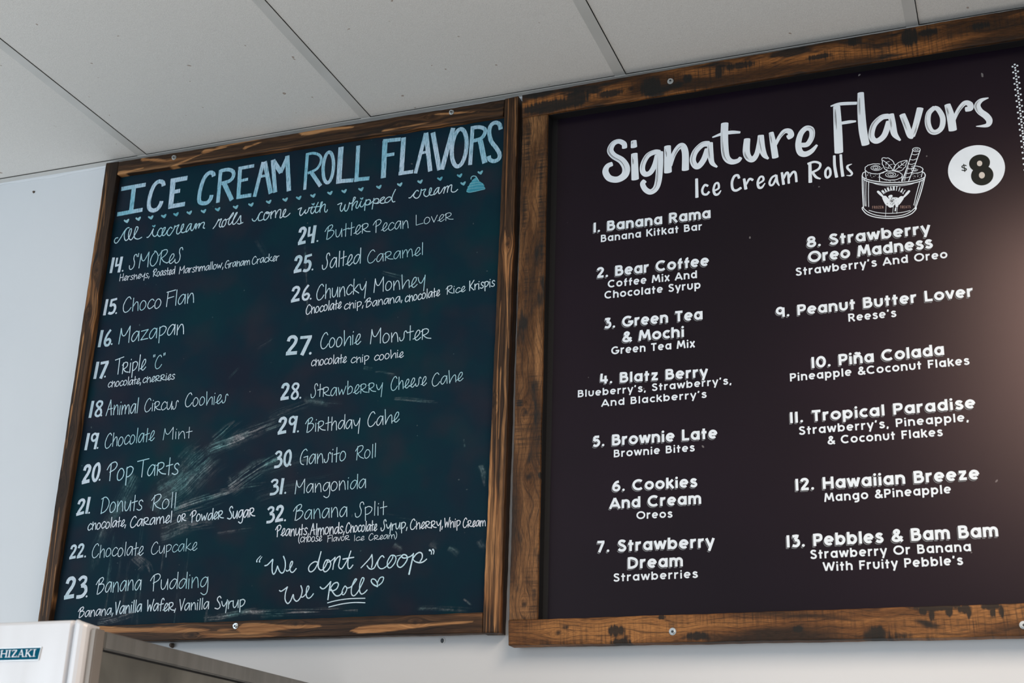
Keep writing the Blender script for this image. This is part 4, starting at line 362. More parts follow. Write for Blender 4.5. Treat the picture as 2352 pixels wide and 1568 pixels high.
D_SPK = [[1,1837.7,2667.4,0.6,1838.2,2667.1,0.6,1837.9,2666.8,0.6],[1,1840.6,2680.6,0.6,1840.9,2679.8,0.6,1840,2679.4,0.6],[1,1840.7,2667.4,0.6,1840.7,2666.8,0.5,1839.8,2666.7,0.6],[1,1835.6,2672.7,0.8,1836.3,2672.2,0.8,1835.9,2671.5,0.8],[1,1837.4,2672.4,0.8,1837.9,2671.5,0.8,1837.1,2670.7,0.8],[1,1835.3,2678.9,0.7,1836,2678.2,0.7,1835.5,2677.1,0.7],[1,1838.5,2674,0.6,1838.5,2673.8,0.6,1837.9,2674,0.6],[1,1835.6,2671.5,0.7,1835.9,2671,0.7,1835.3,2670.7,0.7],[1,1835.7,2673.4,0.7,1835.9,2673,0.7,1835.3,2672.8,0.7],[1,1843.5,2677.3,0.6,1843.4,2676.7,0.6,1842.4,2676.6,0.6],[1,1830.3,2679.4,0.7,1831.1,2679,0.7,1830.8,2678.1,0.7],[1,1833.4,2668,0.7,1833.9,2667.1,0.7,1833,2666.3,0.7],[1,1837.6,2664.4,0.8,1837.2,2664,0.8,1836.1,2664.5,0.8],[1,1835.2,2675.6,0.7,1835.5,2674.9,0.7,1834.7,2674.4,0.7],[1,1837.8,2666.5,0.5,1837.3,2666.4,0.5,1836.4,2667.1,0.5],[1,1841.5,2663.3,0.6,1841.2,2662.7,0.6,1840,2663,0.6],[1,1839.4,2675,0.6,1840.4,2674.8,0.6,1840.6,2673.9,0.6],[1,1840,2672.9,0.7,1839.9,2672.6,0.7,1839.2,2672.9,0.7],[1,1837.9,2675.1,0.8,1838.2,2674.7,0.8,1837.6,2674.5,0.8],[1,1836.4,2670.3,0.6,1836.4,2669.7,0.6,1835.5,2669.5,0.6],[1,1847.9,2665.7,0.7,1847.8,2665.5,0.7,1847.2,2665.8,0.7],[1,1832.5,2672.3,0.8,1833.4,2671.8,0.8,1833.2,2670.9,0.8],[1,1837.5,2673.4,0.6,1837.2,2673.2,0.6,1836.3,2673.7,0.6],[1,1838.9,2676.3,0.6,1839.1,2675.5,0.6,1838.1,2675.2,0.6],[1,1844.4,2671.4,0.5,1844.3,2671.1,0.5,1843.4,2671.3,0.5],[1,1834.4,2675,0.5,1834.7,2674.7,0.5,1834.3,2674.4,0.5],[1,1827.5,2668.6,0.8,1827.6,2667.8,0.8,1826.6,2667.4,0.8],[1,1833,2675.7,0.5,1833.3,2674.9,0.5,1832.4,2674.4,0.5],[1,1836.4,2677.7,0.8,1836.5,2677.2,0.8,1835.7,2677.1,0.8],[1,1838.7,2667.8,0.7,1839.1,2667.4,0.7,1838.6,2666.9,0.7],[1,1836.3,2671.2,0.7,1835.9,2670.6,0.7,1834.7,2671,0.7],[1,1840.6,2669.6,0.5,1840.4,2669.5,0.5,1839.7,2670,0.5],[1,1834,2674.1,0.7,1834.5,2673.4,0.7,1833.8,2672.8,0.7],[1,1837.5,2671.3,0.6,1837.3,2671.2,0.6,1836.7,2671.7,0.6]]
D_FT = [['FROZEN',1798.7,2661.3,1819.4,2658.9,5.7],['TREATS',1850.1,2654.6,1869.8,2652.4,5.7]]
D_ARC = [['M',1821.2,2694.2,2.067,9],['A',1825.9,2696.8,1.925,9],['N',1830.9,2698.4,1.785,9],['A',1836.1,2699.1,1.646,9],['N',1841.4,2698.8,1.505,9],['T',1846.6,2697.6,1.361,9],['I',1851.6,2695.4,1.213,8.9],['A',1856.2,2692.3,1.058,8.9],['L',1860.4,2688.4,0.896,8.9]]
D_BADGE = [1995.3,2716.8,51.6,51.1]
D_EIGHT = [[2002.2,2728.8,18.9,18],[2004.7,2702.1,20.1,21]]
D_HOLES = [[2002.3,2727.8,4.8,5.9],[2004.2,2702.2,5.3,6.8]]
D_DOLLAR = [[1,1977.5,2726.9,1.9,1974.9,2728.3,1.9,1970.7,2727.3,1.9,1970.2,2724.5,1.9,1973.3,2722.5,1.9,1976.9,2720.3,1.9,1977,2717.9,1.9,1973.9,2717,1.9,1969.5,2718.6,1.9],[0,1973.5,2730.7,1.6,1974.3,2714.7,1.6]]
D_FLOWER = [[2084.4,2927],[2084.4,2914.2],[2084.4,2901.4],[2084.5,2888.6],[2084.5,2875.9],[2084.5,2863.2],[2084.6,2850.6],[2084.6,2838],[2084.6,2825.5],[2084.7,2813],[2084.7,2800.5],[2084.7,2788.1],[2084.8,2775.7],[2084.8,2763.4],[2084.8,2751.1],[2084.9,2738.9],[2084.9,2726.6],[2084.9,2714.5],[2085,2702.3],[2085,2690.2],[2085,2678.2],[2085.1,2666.2]]
D_LF = {'stileL':[-19.8,3035.4,17.2,3033.9,11.4,1865.1,-18,1863.9],'stileR':[1031.8,3029.1,1064,3031,1061.5,1862.4,1025,1862.9],'railT':[17.2,3033.9,1031.8,3029.1,1028.5,2990.7,18.7,2997.8],'railB':[11.7,1899.8,1024.3,1901.9,1024.9,1863.3,12.1,1866]}
D_RF = {'railT':[1075.3,3027.7,2112,3036.2,2105.6,2969.3,1077,2970.8],'stileL':[1077,2970.8,1135.6,2970.4,1138.5,1883.7,1081.1,1884.1],'railB':[1081.1,1884.1,2002.6,1886.7,1997.4,1832.4,1082.7,1837.2]}
D_BOLTL = [[179,3019.1],[904.7,3017.7],[480.4,1890.7]]
D_BOLTR = [[1408.1,3000.5],[1399.9,1854.8],[1998.4,1850.3]]
D_HOLEW = [[-258.7,3008.1],[311.3,1859.8],[928.3,1855.5]]
D_LINE = [[1149.5,1890.3],[1140.9,2981.4]]
D_SM = [[358,2275.7,443.3,2304.9,10.8,0.9,1],[365.9,2300.9,412.7,2333.1,6.9,0.55,1],[413.9,2295.3,526.6,2331.9,10.8,0.55,1],[348.5,2272.4,399.8,2303.3,7.9,0.3,1],[251,2185.4,335.5,2243.7,33.2,0.55,0.8],[258.6,2194.7,320.7,2230,19.5,0.55,0.7],[289.3,2256.8,324.8,2284.1,15.8,0.25,0.8],[421.7,2191.3,506.7,2235.9,14.4,0.8,1],[397.8,2183.2,498.7,2192.3,4.8,0.35,1],[415.8,2213.9,429.6,2188.9,3.8,0.3,1],[176.6,2229.6,140.3,2167.3,15.8,0.4,0.8],[142.2,2177.1,111.2,2105.1,13.6,0.32,0.8],[112.7,2109.9,101.4,2052.3,11.5,0.12,0.8],[289.4,2149,382.6,2174.5,8.6,0.6,1],[272.4,2135.5,363.4,2154.4,6.7,0.3,1],[231,2152.3,251.7,2180.4,17.5,0.35,0.7],[260.7,2100.5,325,2113.4,17.1,0.4,0.8],[302.9,2114.6,368.2,2115.9,11.4,0.3,0.8],[403.4,2093.3,466.8,2097.5,4.7,0.25,1],[200.9,2052.6,226.8,2027.8,9.4,0.55,0.8],[214.8,2018.8,226.3,2031.6,3.8,0.5,1],[234.4,2036.9,246,2017.5,4.7,0.4,1],[486.8,1920.8,706.2,1918.5,4.4,0.9,1],[425.5,1911.8,501.9,1923.9,5.4,0.75,1],[394.1,1910.9,466.7,1916,7.2,0.4,1],[129,1911.1,195.9,1924,7.4,0.6,0.9],[528.6,1914.2,569.2,1914.8,5.3,0.3,1],[802.6,2357.5,863.1,2348.5,3.8,0.55,1],[751.6,2419.6,785.6,2415.4,3.9,0.45,1],[753.6,2654.8,794.5,2637.4,3.1,0.6,1],[1002,2200,1012.5,2174.1,5.4,0.55,0.8],[964.4,2257.6,965.9,2244.6,2.3,0.5,1],[552.2,2737.6,572,2597.2,3.2,0.22,1],[561.6,2661.6,561.6,2638.3,3.2,0.3,1],[722.7,2434.1,740.4,2431.4,3,0.5,1],[586.3,2374.3,650.6,2360.9,5.9,0.18,1],[504.4,2339.6,576.8,2363.3,9.9,0.16,1],[495.9,2218.3,598.5,2244.9,11.5,0.14,1],[490.9,2166,624.6,2186.2,13.2,0.1,1],[901.6,2047.7,911.6,2038.4,5.3,0.35,0.6],[820.2,2047.1,835.4,2035.8,4.4,0.3,0.6],[940,2034.4,959.3,2023.1,5.2,0.3,0.6],[1004.6,2047.1,1020.2,2027.2,5.2,0.3,0.6],[880.9,1915.7,983,1910.9,4.2,0.25,1],[977.4,1932.2,989.7,1923.3,3.4,0.4,1],[453.8,2506,490.4,2525.1,4.1,0.25,1],[389,2440.3,411.9,2463.8,2,0.3,1],[424.3,2776.3,452.2,2728.9,6.5,0.08,1],[769.8,1874.4,779.5,1872.4,1.7,0.1,1],[801.4,2109.2,850.7,2099.2,1.8,0.5,1],[138.8,2103.7,139.3,2002.8,3.1,0.22,1],[164,2088,164.3,1936.1,3,0.14,1],[142.3,2031.3,142.7,1950.8,3,0.2,1],[187.4,2067.6,187.3,1916.9,3,0.1,1],[216.2,2009.3,215.9,1916,3,0.2,1],[227.7,1999.4,227.2,1911.1,3,0.22,1],[272.5,2063.7,271.3,1951.3,3,0.2,1],[333.5,2065.5,332.2,1995.4,3,0.2,1],[330.7,2004.8,329,1908.2,2.9,0.2,1],[321.1,1995.8,319.7,1908.5,2.9,0.16,1],[397.6,1933.5,396.9,1906.3,2.9,0.25,1],[209.8,2143.8,209.5,2066.6,3.1,0.12,1]]
D_TX0 = 72.6
D_FR = {'corner':[0.7165,-0.8,1.759],'rot':-0.0157}
D_PLATE = [[-90.8,-25.8],[-90.7,-42.9],[-164.4,-42.2],[-168,-24.4]]
D_PLET = [[-163.5,-38.9],[-96.9,-39.5],[-165.6,-28.1],[-98.9,-28.9]]
D_BU = {'RB':[[1861,1885.8,37.1,6.7,1],[1839,1879,7.2,6.7,1],[1852.8,1871.2,3.6,10.3,1],[1881.6,1875.5,5.7,7.4,1],[1906.7,1879.9,9.8,7.3,1],[1913.1,1872.4,3.5,8.8,1],[1949,1883,15.3,5.1,1],[1951.6,1872.7,3.5,10.2,1],[1965.5,1873.7,3.5,10.2,1],[1760.4,1839.7,18.9,13.3,1],[1803.7,1837.1,24.5,8.8,0.5],[1843,1834.7,21.3,7.3,0.35],[1293.2,1859.1,15,9.5,1],[1301.6,1838.3,18.2,5.5,1],[1443.9,1845.9,19.9,7.8,0.8],[1624.8,1853.6,7.6,5.3,1],[1379.8,1881.2,6.5,4,1],[1584.1,1828.8,13.8,3.8,1],[1196.2,1868,8.5,4.8,0.5]],'RS':[[1091.4,2904.2,9.9,95.6,0.42],[1123.7,2804.9,6.8,124.1,0.45],[1088.9,2748.3,8.7,92.1,0.4],[1096.4,2587,6.7,118,0.38],[1129,2662,4.8,119.8,0.42],[1090.1,2316.9,9.3,8.3,0.7],[1139,2244.9,2.7,53.9,0.5],[1139.1,2165,5.4,7,0.8],[1130.6,1935.3,6.1,21.5,0.45],[1075.4,2906.8,5.9,74.5,0.42],[1076.6,2668.9,4.8,90.5,0.38]],'RT':[[1137.2,2988.4,59,12.9,1],[1201.5,2997.5,24.3,19.4,1],[1365.6,2994.6,20.5,21.2,1],[1445.5,3001,11,10.5,0.8],[1274.7,2995.1,28.6,8.5,0.8],[1556.1,3011.7,35.8,8.3,0.8],[1716,3001.9,25.8,6.1,0.8],[1896.1,3012.4,16.5,18.1,1],[1929.7,3015.8,24.6,8,0.8],[1510.2,3004.7,10.8,16.7,0.7],[1786.5,3024,17,14.3,0.7],[2027.8,3011,23.9,9.9,0.6],[1101.4,3018.6,19.9,5.5,0.5]]}
D_FL = {'LL':[[-19.3,2957.1,-14,2724.8,2.4],[-14.1,3004,1.4,2860.2,1.1],[-9.6,2579.8,-9.6,2408,2.6],[-12.1,2408.2,-10.9,2304,2.2],[-16.9,2325.1,-12.7,2252.9,1.2],[-5.2,2156.9,2.7,1924.2,1.3],[-18,2142.7,-6.6,1924.5,1.1],[8.5,2033.7,13.1,1923.9,0.8]],'LR':[[1043.6,2696.7,1060.1,2439,2.7],[1040.6,3027,1042.9,2717.2,1.8],[1055.9,3026.4,1062.5,2880.8,1],[1037.5,2403.3,1044.5,2033,1.2],[1044.5,2393.2,1045.1,2245,1.1],[1029.9,2273.6,1035.2,1990.7,0.8],[1050.4,1873,1047.8,2093.5,2.3],[1039.9,1869.1,1035.7,2147,1],[1033.6,1869.3,1030.2,2120.8,0.8],[1039.4,2537.7,1036.7,2347,1.1]],'LT':[[84.5,3029.3,157.4,3015.4,6.5],[19.6,3000,94.3,3005.1,5.9],[155.9,2990.8,273.7,3021.6,3.5],[258,3021.8,323.6,3025.2,5.8],[299.4,3028,532.7,3038.3,3.5],[521.9,3032,662.8,3022.1,10.3],[865.3,3020.1,971.1,3008.4,2.8],[372.5,3013.8,418.5,3022.6,4.6],[737.2,2999.4,855.7,3001.7,2.8]],'LB':[[115,1891.3,420.2,1884.3,11.7],[490.3,1884.3,678.3,1885.4,12.2],[753.8,1874.8,1006.1,1884.9,8.4],[439,1883,485.2,1884.4,2.6]]}
D_KN = {'LT':[[859.1,3016.7],[778.1,3005.9],[1014.1,3018.4]],'LB':[[619.6,1891.4],[883.3,1886.7],[377.5,1874.7]],'RS':[[1103.2,2296.6],[1112.4,1913.6],[1114.8,2162.2]],'RB':[[1312.4,1845.1],[1465.2,1839.9],[1180.9,1857.9],[1781.8,1834]],'RT':[[1322.8,2997.1],[1929.7,3014.8]],'LL':[[0,2745.7],[-5.2,2634.3],[-5.1,2339.7],[-8.5,2222.2],[-10,2197.1]],'LR':[[1049.3,2675.7],[1034.7,2323.9]]}
# ------------------------------------------------------------------ lettering (stroke alphabets written out by hand)
# glyph = (advance, [strokes]); '|' marks straight strokes, '@' an arc cx,cy,rx,ry,a0,a1
HAND = {
'a': (.54, ".44,.54 .30,.64 .12,.46 .06,.18 .17,.01 .32,.16 .44,.50;|.45,.62 .49,.01"), 'b': (.50, "|.06,1 .10,.02;.09,.34 .24,.60 .42,.46 .38,.14 .12,.01"),
'c': (.46, ".44,.52 .31,.64 .14,.50 .06,.22 .17,.02 .33,.05 .46,.18"), 'd': (.54, ".45,.54 .30,.62 .12,.44 .07,.16 .19,.02 .35,.18 .46,.52;|.47,1.02 .51,.01"),
'e': (.46, ".02,.10 .20,.20 .38,.44 .37,.64 .25,.64 .13,.36 .14,.09 .27,.0 .46,.17"), 'f': (.40, ".42,.88 .32,1.02 .20,.88 .17,.5 .19,0;|.04,.50 .38,.58"),
'g': (.52, ".44,.56 .29,.64 .11,.46 .08,.18 .20,.06 .36,.22 .44,.54;.45,.64 .50,.1 .48,-.30 .32,-.42 .14,-.30"), 'h': (.50, "|.07,.92 .11,0;.10,.30 .26,.60 .38,.58 .43,.3 .46,0"),
'#': (.50, "|.07,.74 .11,0;.10,.28 .26,.58 .38,.57 .43,.3 .46,0"), 'i': (.20, "|.08,.60 .11,0;|.10,.80 .105,.835"), 'k': (.48, "|.07,1 .10,0;|.40,.60 .12,.28;|.12,.28 .47,.03"),
'^': (.58, "|.04,1 .13,0;.13,.04 .28,.40 .44,.58 .52,.48 .53,.26 .55,.01"), 'l': (.20, "|.09,1 .12,0"),
'm': (.78, "|.06,.6 .10,0;.09,.26 .22,.58 .33,.57 .38,.3 .40,.02;.39,.26 .52,.58 .64,.57 .70,.3 .73,.0"), 'n': (.52, "|.06,.62 .10,0;.09,.26 .24,.60 .36,.58 .43,.32 .47,0"),
'o': (.50, ".31,.61 .17,.60 .06,.36 .10,.06 .24,.0 .40,.16 .43,.42 .31,.61"), 'p': (.50, "|.08,.64 .13,-.34;.06,.56 .26,.67 .45,.54 .40,.28 .24,.12 .12,.11"),
'r': (.38, "|.06,.6 .10,0;.09,.30 .2,.54 .36,.58"), '%': (.58, "|.09,.68 .10,0;.01,.54 .20,.70 .40,.66 .43,.48 .30,.34 .12,.29;.13,.30 .34,.10 .60,.04"),
's': (.42, ".39,.53 .28,.64 .14,.53 .18,.36 .33,.24 .35,.08 .2,.0 .04,.08"), '$': (.46, ".45,.55 .38,.66 .29,.54 .29,.22 .20,.03 .08,.04 .03,.24"),
't': (.36, "|.17,.95 .20,0;|.01,.50 .37,.58"), 'u': (.52, ".05,.6 .08,.2 .18,.02 .32,.14 .43,.56;|.43,.62 .48,0"), 'v': (.46, "|.03,.60 .22,.02;|.22,.02 .43,.66"),
'w': (.66, "|.04,.6 .17,.04;|.17,.04 .32,.44;|.32,.44 .44,.04;|.44,.04 .61,.66"), 'y': (.52, ".03,.60 .12,.30 .26,.20 .44,.56;|.47,.70 .43,-.36"), 'z': (.50, "|.05,.57 .44,.62;|.44,.62 .08,.03;|.08,.03 .48,.06"),
'A': (.58, "|.02,-.02 .27,1;|.27,1 .48,0;|.11,.38 .52,.44"), 'B': (.66, ".00,.60 .14,.86 .38,1.02 .48,.90 .38,.70 .18,.56;.18,.56 .48,.60 .60,.42 .46,.14 .22,-.03;|.20,.94 .15,-.02"),
'C': (.60, ".50,.84 .38,1.0 .20,.86 .06,.46 .10,.12 .24,-.03 .44,.05 .58,.26"), 'D': (.62, "|.13,.96 .11,-.02;.02,.90 .3,1.0 .56,.72 .54,.36 .36,.10 .10,-.01"),
'F': (.56, "|.12,.92 .12,-.02;|.04,.94 .56,1.02;|.13,.52 .50,.60"), 'G': (.60, ".46,.88 .35,1.0 .15,.82 .04,.42 .11,.08 .30,-.02;|.27,.46 .54,.52;|.53,.52 .53,-.04"),
'H': (.56, "|.08,1 .09,0;|.46,1.02 .48,0;|.08,.46 .48,.54"), 'I': (.20, "|.09,1 .10,0"), 'K': (.54, "|.07,1 .10,0;|.5,1 .12,.44;|.12,.44 .52,0"), 'L': (.58, "|.06,1 .10,.02;|.10,.02 .58,.12"),
'M': (.74, "|.07,.0 .10,.96;.10,.96 .20,.56 .34,.46 .46,.64 .62,1.02;|.62,1.02 .66,0"), 'O': (.60, ".28,.94 .12,.70 .05,.30 .16,.02 .34,.0 .52,.30 .52,.70 .34,1.0 .24,1.02"), 'P': (.60, ".00,.62 .16,.92 .42,1.02 .56,.86 .46,.62 .18,.46;|.20,.90 .24,-.02"),
'R': (.62, "|.15,.98 .13,0;.00,.66 .20,.96 .46,1.0 .53,.82 .40,.60 .18,.45;.18,.46 .36,.20 .62,.05"), 'S': (.50, ".48,.84 .42,1.0 .30,.96 .27,.72 .36,.42 .33,.12 .19,-.03 .07,.03 .03,.26"),
'~': (.52, ".46,.88 .36,1.02 .22,.94 .18,.74 .38,.44 .46,.18 .30,.0 .06,.08"), 'T': (.62, "|.00,.90 .66,1.02;|.34,.96 .36,-.02"), 'V': (.48, "|.03,1 .24,0;|.24,0 .45,1.06"),
'W': (.62, "|.04,.98 .15,.03;.15,.03 .26,.50 .34,.50 .44,.03;|.44,.03 .60,1.02"), ',': (.24, "|.13,.12 .07,-.18"), '.': (.2, "|.08,.02 .10,.03"), "'": (.14, "|.06,1.02 .06,.80"),
'"': (.22, "|.05,1.04 .06,.88;|.15,1.06 .15,.90"), '(': (.24, ".22,1.05 .08,.66 .07,.2 .22,-.15"), ')': (.24, ".02,1.05 .16,.66 .16,.2 .02,-.15"), ' ': (.30, ""),
}
# fat chalk numerals: strokes end in *width
NUM = {
'0': (.50, ".26,.93 .12,.74 .10,.32 .24,.07 .38,.22 .43,.62 .36,.90 .26,.93*.15"), '1': (.27, "|.14,1 .09,0*.19"), '2': (.50, ".07,.70 .12,.88 .27,.93 .38,.80 .33,.56 .18,.30 .09,.10*.17;|.02,.08 .46,.12*.18"),
'3': (.50, ".07,.80 .20,.93 .36,.88 .36,.70 .20,.54*.14;.20,.54 .38,.50 .44,.28 .30,.08 .05,.06*.16"), '4': (.50, "|.10,.96 .08,.46*.13;|.03,.44 .46,.52*.13;|.41,1 .35,0*.19"),
'5': (.50, "|.10,.88 .47,.94*.14;|.14,.94 .11,.50*.14;.11,.54 .30,.60 .42,.42 .36,.14 .20,.06 .04,.12*.16"), '6': (.48, ".36,.96 .18,.66 .10,.30 .18,.08 .34,.08 .42,.28 .32,.42 .16,.34*.14"),
'7': (.50, "|.02,.90 .48,.94*.15;|.42,.92 .14,0*.19"), '8': (.50, ".26,.54 .10,.74 .20,.93 .38,.88 .38,.68 .14,.36 .11,.14 .26,.05 .41,.18 .38,.40 .26,.54*.13"), '9': (.48, ".40,.76 .26,.92 .10,.84 .09,.62 .22,.50 .40,.66*.13;|.42,.95 .35,0*.16"),
}
# rounded geometric capitals and lower case of the printed sign
GEO = {
'a': (.74, "@.36,.36,.24,.27,0,360;|.62,.72 .62,0"), 'b': (.74, "|.11,1 .11,0;@.38,.36,.24,.27,0,360"), 'c': (.60, "@.37,.36,.26,.27,48,312"), 'd': (.74, "@.36,.36,.24,.27,0,360;|.62,1 .62,0"),
'e': (.72, "@.36,.36,.25,.27,0,312;|.12,.36 .63,.36"), 'f': (.44, "|.20,.76 .20,0;@.34,.76,.14,.15,85,180;|.04,.60 .42,.60"), 'g': (.74, "@.36,.36,.24,.27,0,360;|.62,.72 .62,-.02;@.38,-.02,.24,.17,0,-125"),
'h': (.70, "|.11,1 .11,0;@.35,.40,.23,.23,0,180;|.58,.41 .58,0"), 'i': (.24, "|.12,.72 .12,0;.115,.925 .125,.93"), 'k': (.62, "|.11,1 .11,0;|.54,.72 .14,.33;|.27,.42 .58,0"), 'l': (.24, "|.12,1 .12,0"),
'm': (1.02, "|.11,.72 .11,0;@.31,.42,.20,.21,0,180;|.51,.43 .51,0;@.71,.42,.20,.21,0,180;|.91,.43 .91,0"), 'n': (.70, "|.11,.72 .11,0;@.35,.40,.23,.23,0,180;|.58,.41 .58,0"),
'ñ': (.70, "|.11,.72 .11,0;@.35,.40,.23,.23,0,180;|.58,.41 .58,0;.14,.88 .25,.94 .40,.88 .54,.94"), 'o': (.76, "@.38,.36,.27,.27,0,360"), 'p': (.74, "|.11,.72 .11,-.26;@.38,.36,.24,.27,0,360"),
'r': (.47, "|.11,.72 .11,0;@.36,.38,.25,.25,75,180"), 's': (.58, ".49,.54 .38,.63 .22,.63 .14,.52 .24,.41 .40,.34 .49,.21 .40,.09 .22,.08 .09,.18"), 't': (.44, "|.20,.95 .20,0;|.03,.62 .40,.62"),
'u': (.70, "|.12,.72 .12,.32;@.35,.32,.23,.24,180,360;|.58,.72 .58,.30"), 'v': (.62, "|.06,.72 .31,.03;|.31,.03 .56,.72"), 'w': (.90, "|.06,.72 .26,.04;|.26,.04 .45,.68;|.45,.68 .64,.04;|.64,.04 .84,.72"),
'x': (.60, "|.07,.72 .53,0;|.53,.72 .07,0"), 'y': (.64, "|.06,.72 .32,.06;|.58,.72 .24,-.26"), 'z': (.62, "|.06,.62 .55,.62;|.48,.60 .13,.12;|.06,.10 .57,.10"),
'A': (.84, "|.06,0 .42,.96;|.42,.96 .78,0;|.2,.28 .64,.28"), 'B': (.70, "|.12,1 .12,0;.12,.90 .36,.90 .50,.84 .50,.63 .36,.55 .12,.54;.12,.54 .40,.54 .57,.44 .57,.22 .42,.10 .12,.10"), 'C': (.84, "@.47,.5,.37,.41,48,312"),
'D': (.80, "|.12,1 .12,0;.12,.90 .34,.90 .60,.76 .67,.50 .60,.24 .34,.10 .12,.10"), 'F': (.60, "|.12,1 .12,0;|.12,.90 .57,.90;|.12,.50 .50,.50"), 'G': (.92, "@.47,.5,.37,.41,48,352;|.50,.44 .90,.44"),
'H': (.78, "|.12,1 .12,0;|.66,1 .66,0;|.12,.5 .66,.5"), 'K': (.74, "|.12,1 .12,0;|.66,1 .16,.46;|.30,.56 .70,0"), 'L': (.58, "|.12,1 .12,0;|.12,.10 .56,.10"), 'M': (.94, "|.08,0 .20,1;|.20,1 .47,.22;|.47,.22 .74,1;|.74,1 .86,0"),
'O': (.96, "@.48,.5,.38,.41,0,360"), 'P': (.66, "|.12,1 .12,0;.12,.90 .38,.90 .54,.82 .54,.55 .38,.45 .12,.45"), 'R': (.72, "|.12,1 .12,0;.12,.90 .38,.90 .54,.82 .54,.58 .38,.48 .12,.48;|.34,.48 .64,0"),
'S': (.64, ".53,.80 .42,.90 .22,.90 .13,.74 .24,.58 .44,.46 .54,.28 .44,.10 .22,.09 .09,.22"), 'T': (.66, "|.04,.90 .62,.90;|.33,.90 .33,0"), 'W': (1.1, "|.06,1 .30,.05;|.30,.05 .55,.92;|.55,.92 .80,.05;|.80,.05 1.04,1"),
'&': (.76, "|.72,.02 .26,.66;.26,.66 .24,.82 .38,.92 .51,.82 .44,.64 .18,.40 .13,.20 .30,.08 .52,.14 .70,.42"), '.': (.28, ".12,.10 .13,.105"), ',': (.28, "|.15,.14 .08,-.14"), "'": (.26, "|.14,1 .08,.74"), ' ': (.34, ""),
'1': (.26, "|.13,1 .13,0"), '2': (.62, ".09,.74 .18,.90 .38,.92 .50,.76 .42,.54 .12,.12;|.06,.10 .57,.10"), '3': (.60, ".09,.88 .42,.90 .24,.60;.24,.58 .46,.52 .50,.26 .34,.09 .08,.14"), '4': (.68, "|.16,1 .12,.32;|.05,.32 .64,.32;|.46,.78 .46,0"),
'5': (.62, "|.52,.90 .16,.90;|.17,.92 .14,.52;.14,.54 .36,.60 .51,.40 .44,.16 .26,.08 .08,.16"), '6': (.66, ".52,.90 .30,.82 .14,.56 .11,.34;@.33,.32,.22,.23,0,360"), '7': (.60, "|.05,.90 .55,.90;|.48,.88 .18,0"),
'8': (.64, "@.32,.72,.19,.19,0,360;@.32,.29,.23,.21,0,360"), '9': (.68, "@.32,.62,.22,.27,0,360;|.56,.90 .56,0"), '0': (.72, "@.36,.5,.26,.41,0,360"),
}
CAPS = {
'M': (.6, "|.08,0 .08,1;|.08,1 .3,.3;|.3,.3 .52,1;|.52,1 .52,0"), 'A': (.52, "|.03,0 .26,1;|.26,1 .49,0;|.12,.32 .4,.32"), 'N': (.52, "|.07,0 .07,1;|.07,1 .45,0;|.45,0 .45,1"), 'T': (.46, "|.02,.95 .44,.95;|.23,.95 .23,0"),
'I': (.2, "|.1,0 .1,1"), 'L': (.42, "|.07,1 .07,0;|.07,.05 .4,.05"), 'F': (.42, "|.07,1 .07,0;|.07,.95 .4,.95;|.07,.52 .34,.52"), 'R': (.48, "|.07,1 .07,0;.07,.95 .3,.95 .4,.75 .3,.52 .07,.5;|.22,.5 .44,0"),
'O': (.5, "@.25,.5,.18,.46,0,360"), 'Z': (.44, "|.04,.95 .4,.95;|.4,.95 .04,.05;|.04,.05 .42,.05"), 'E': (.42, "|.07,1 .07,0;|.07,.95 .4,.95;|.07,.5 .34,.5;|.07,.05 .4,.05"), 'S': (.44, ".38,.84 .24,.96 .09,.8 .22,.54 .38,.3 .24,.05 .05,.16"),
}
def parse(spec):
    out = []
    for part in spec.split(';'):
        if not part: continue
        wd = None
        if '*' in part: part, wd = part.split('*'); wd = float(wd)
        if part[0] == '@':
            cx, cy, rx, ry, a0, a1 = [float(v) for v in part[1:].split(',')]
            n = max(6, int(abs(a1 - a0) / 15)); pts = []
            for i in range(n + 1):
                a = math.radians(a0 + (a1 - a0) * i / n); pts.append((cx + rx * math.cos(a), cy + ry * math.sin(a)))
            if abs(a1 - a0) >= 360: pts[-1] = pts[0]
            out.append((True, pts, wd))
        else:
            st = part[0] == '|'; part = part.lstrip('|')
            out.append((not st, [tuple(float(v) for v in q.split(',')) for q in part.split(' ')], wd))
    return out
PARSED = {}
def glyphs(font, key):
    if key not in PARSED:
        PARSED[key] = {ch: (a, parse(s)) for ch, (a, s) in font.items()}
        if key == 'geo':     # this face has a tall lower case and narrow round letters
            for ch in PARSED[key]:
                a, st = PARSED[key][ch]
                if ch in 'acegmnopqrsuvwxyzbdhkñ':
                    tall = ch in 'bdhkñ'
                    st = [(sm, [(x * .94, y * 1.09 if not (tall and y > .8) else y) for x, y in pts], wd) for sm, pts, wd in st]; a = a * .94
                PARSED[key][ch] = (a, st)
    return PARSED[key]
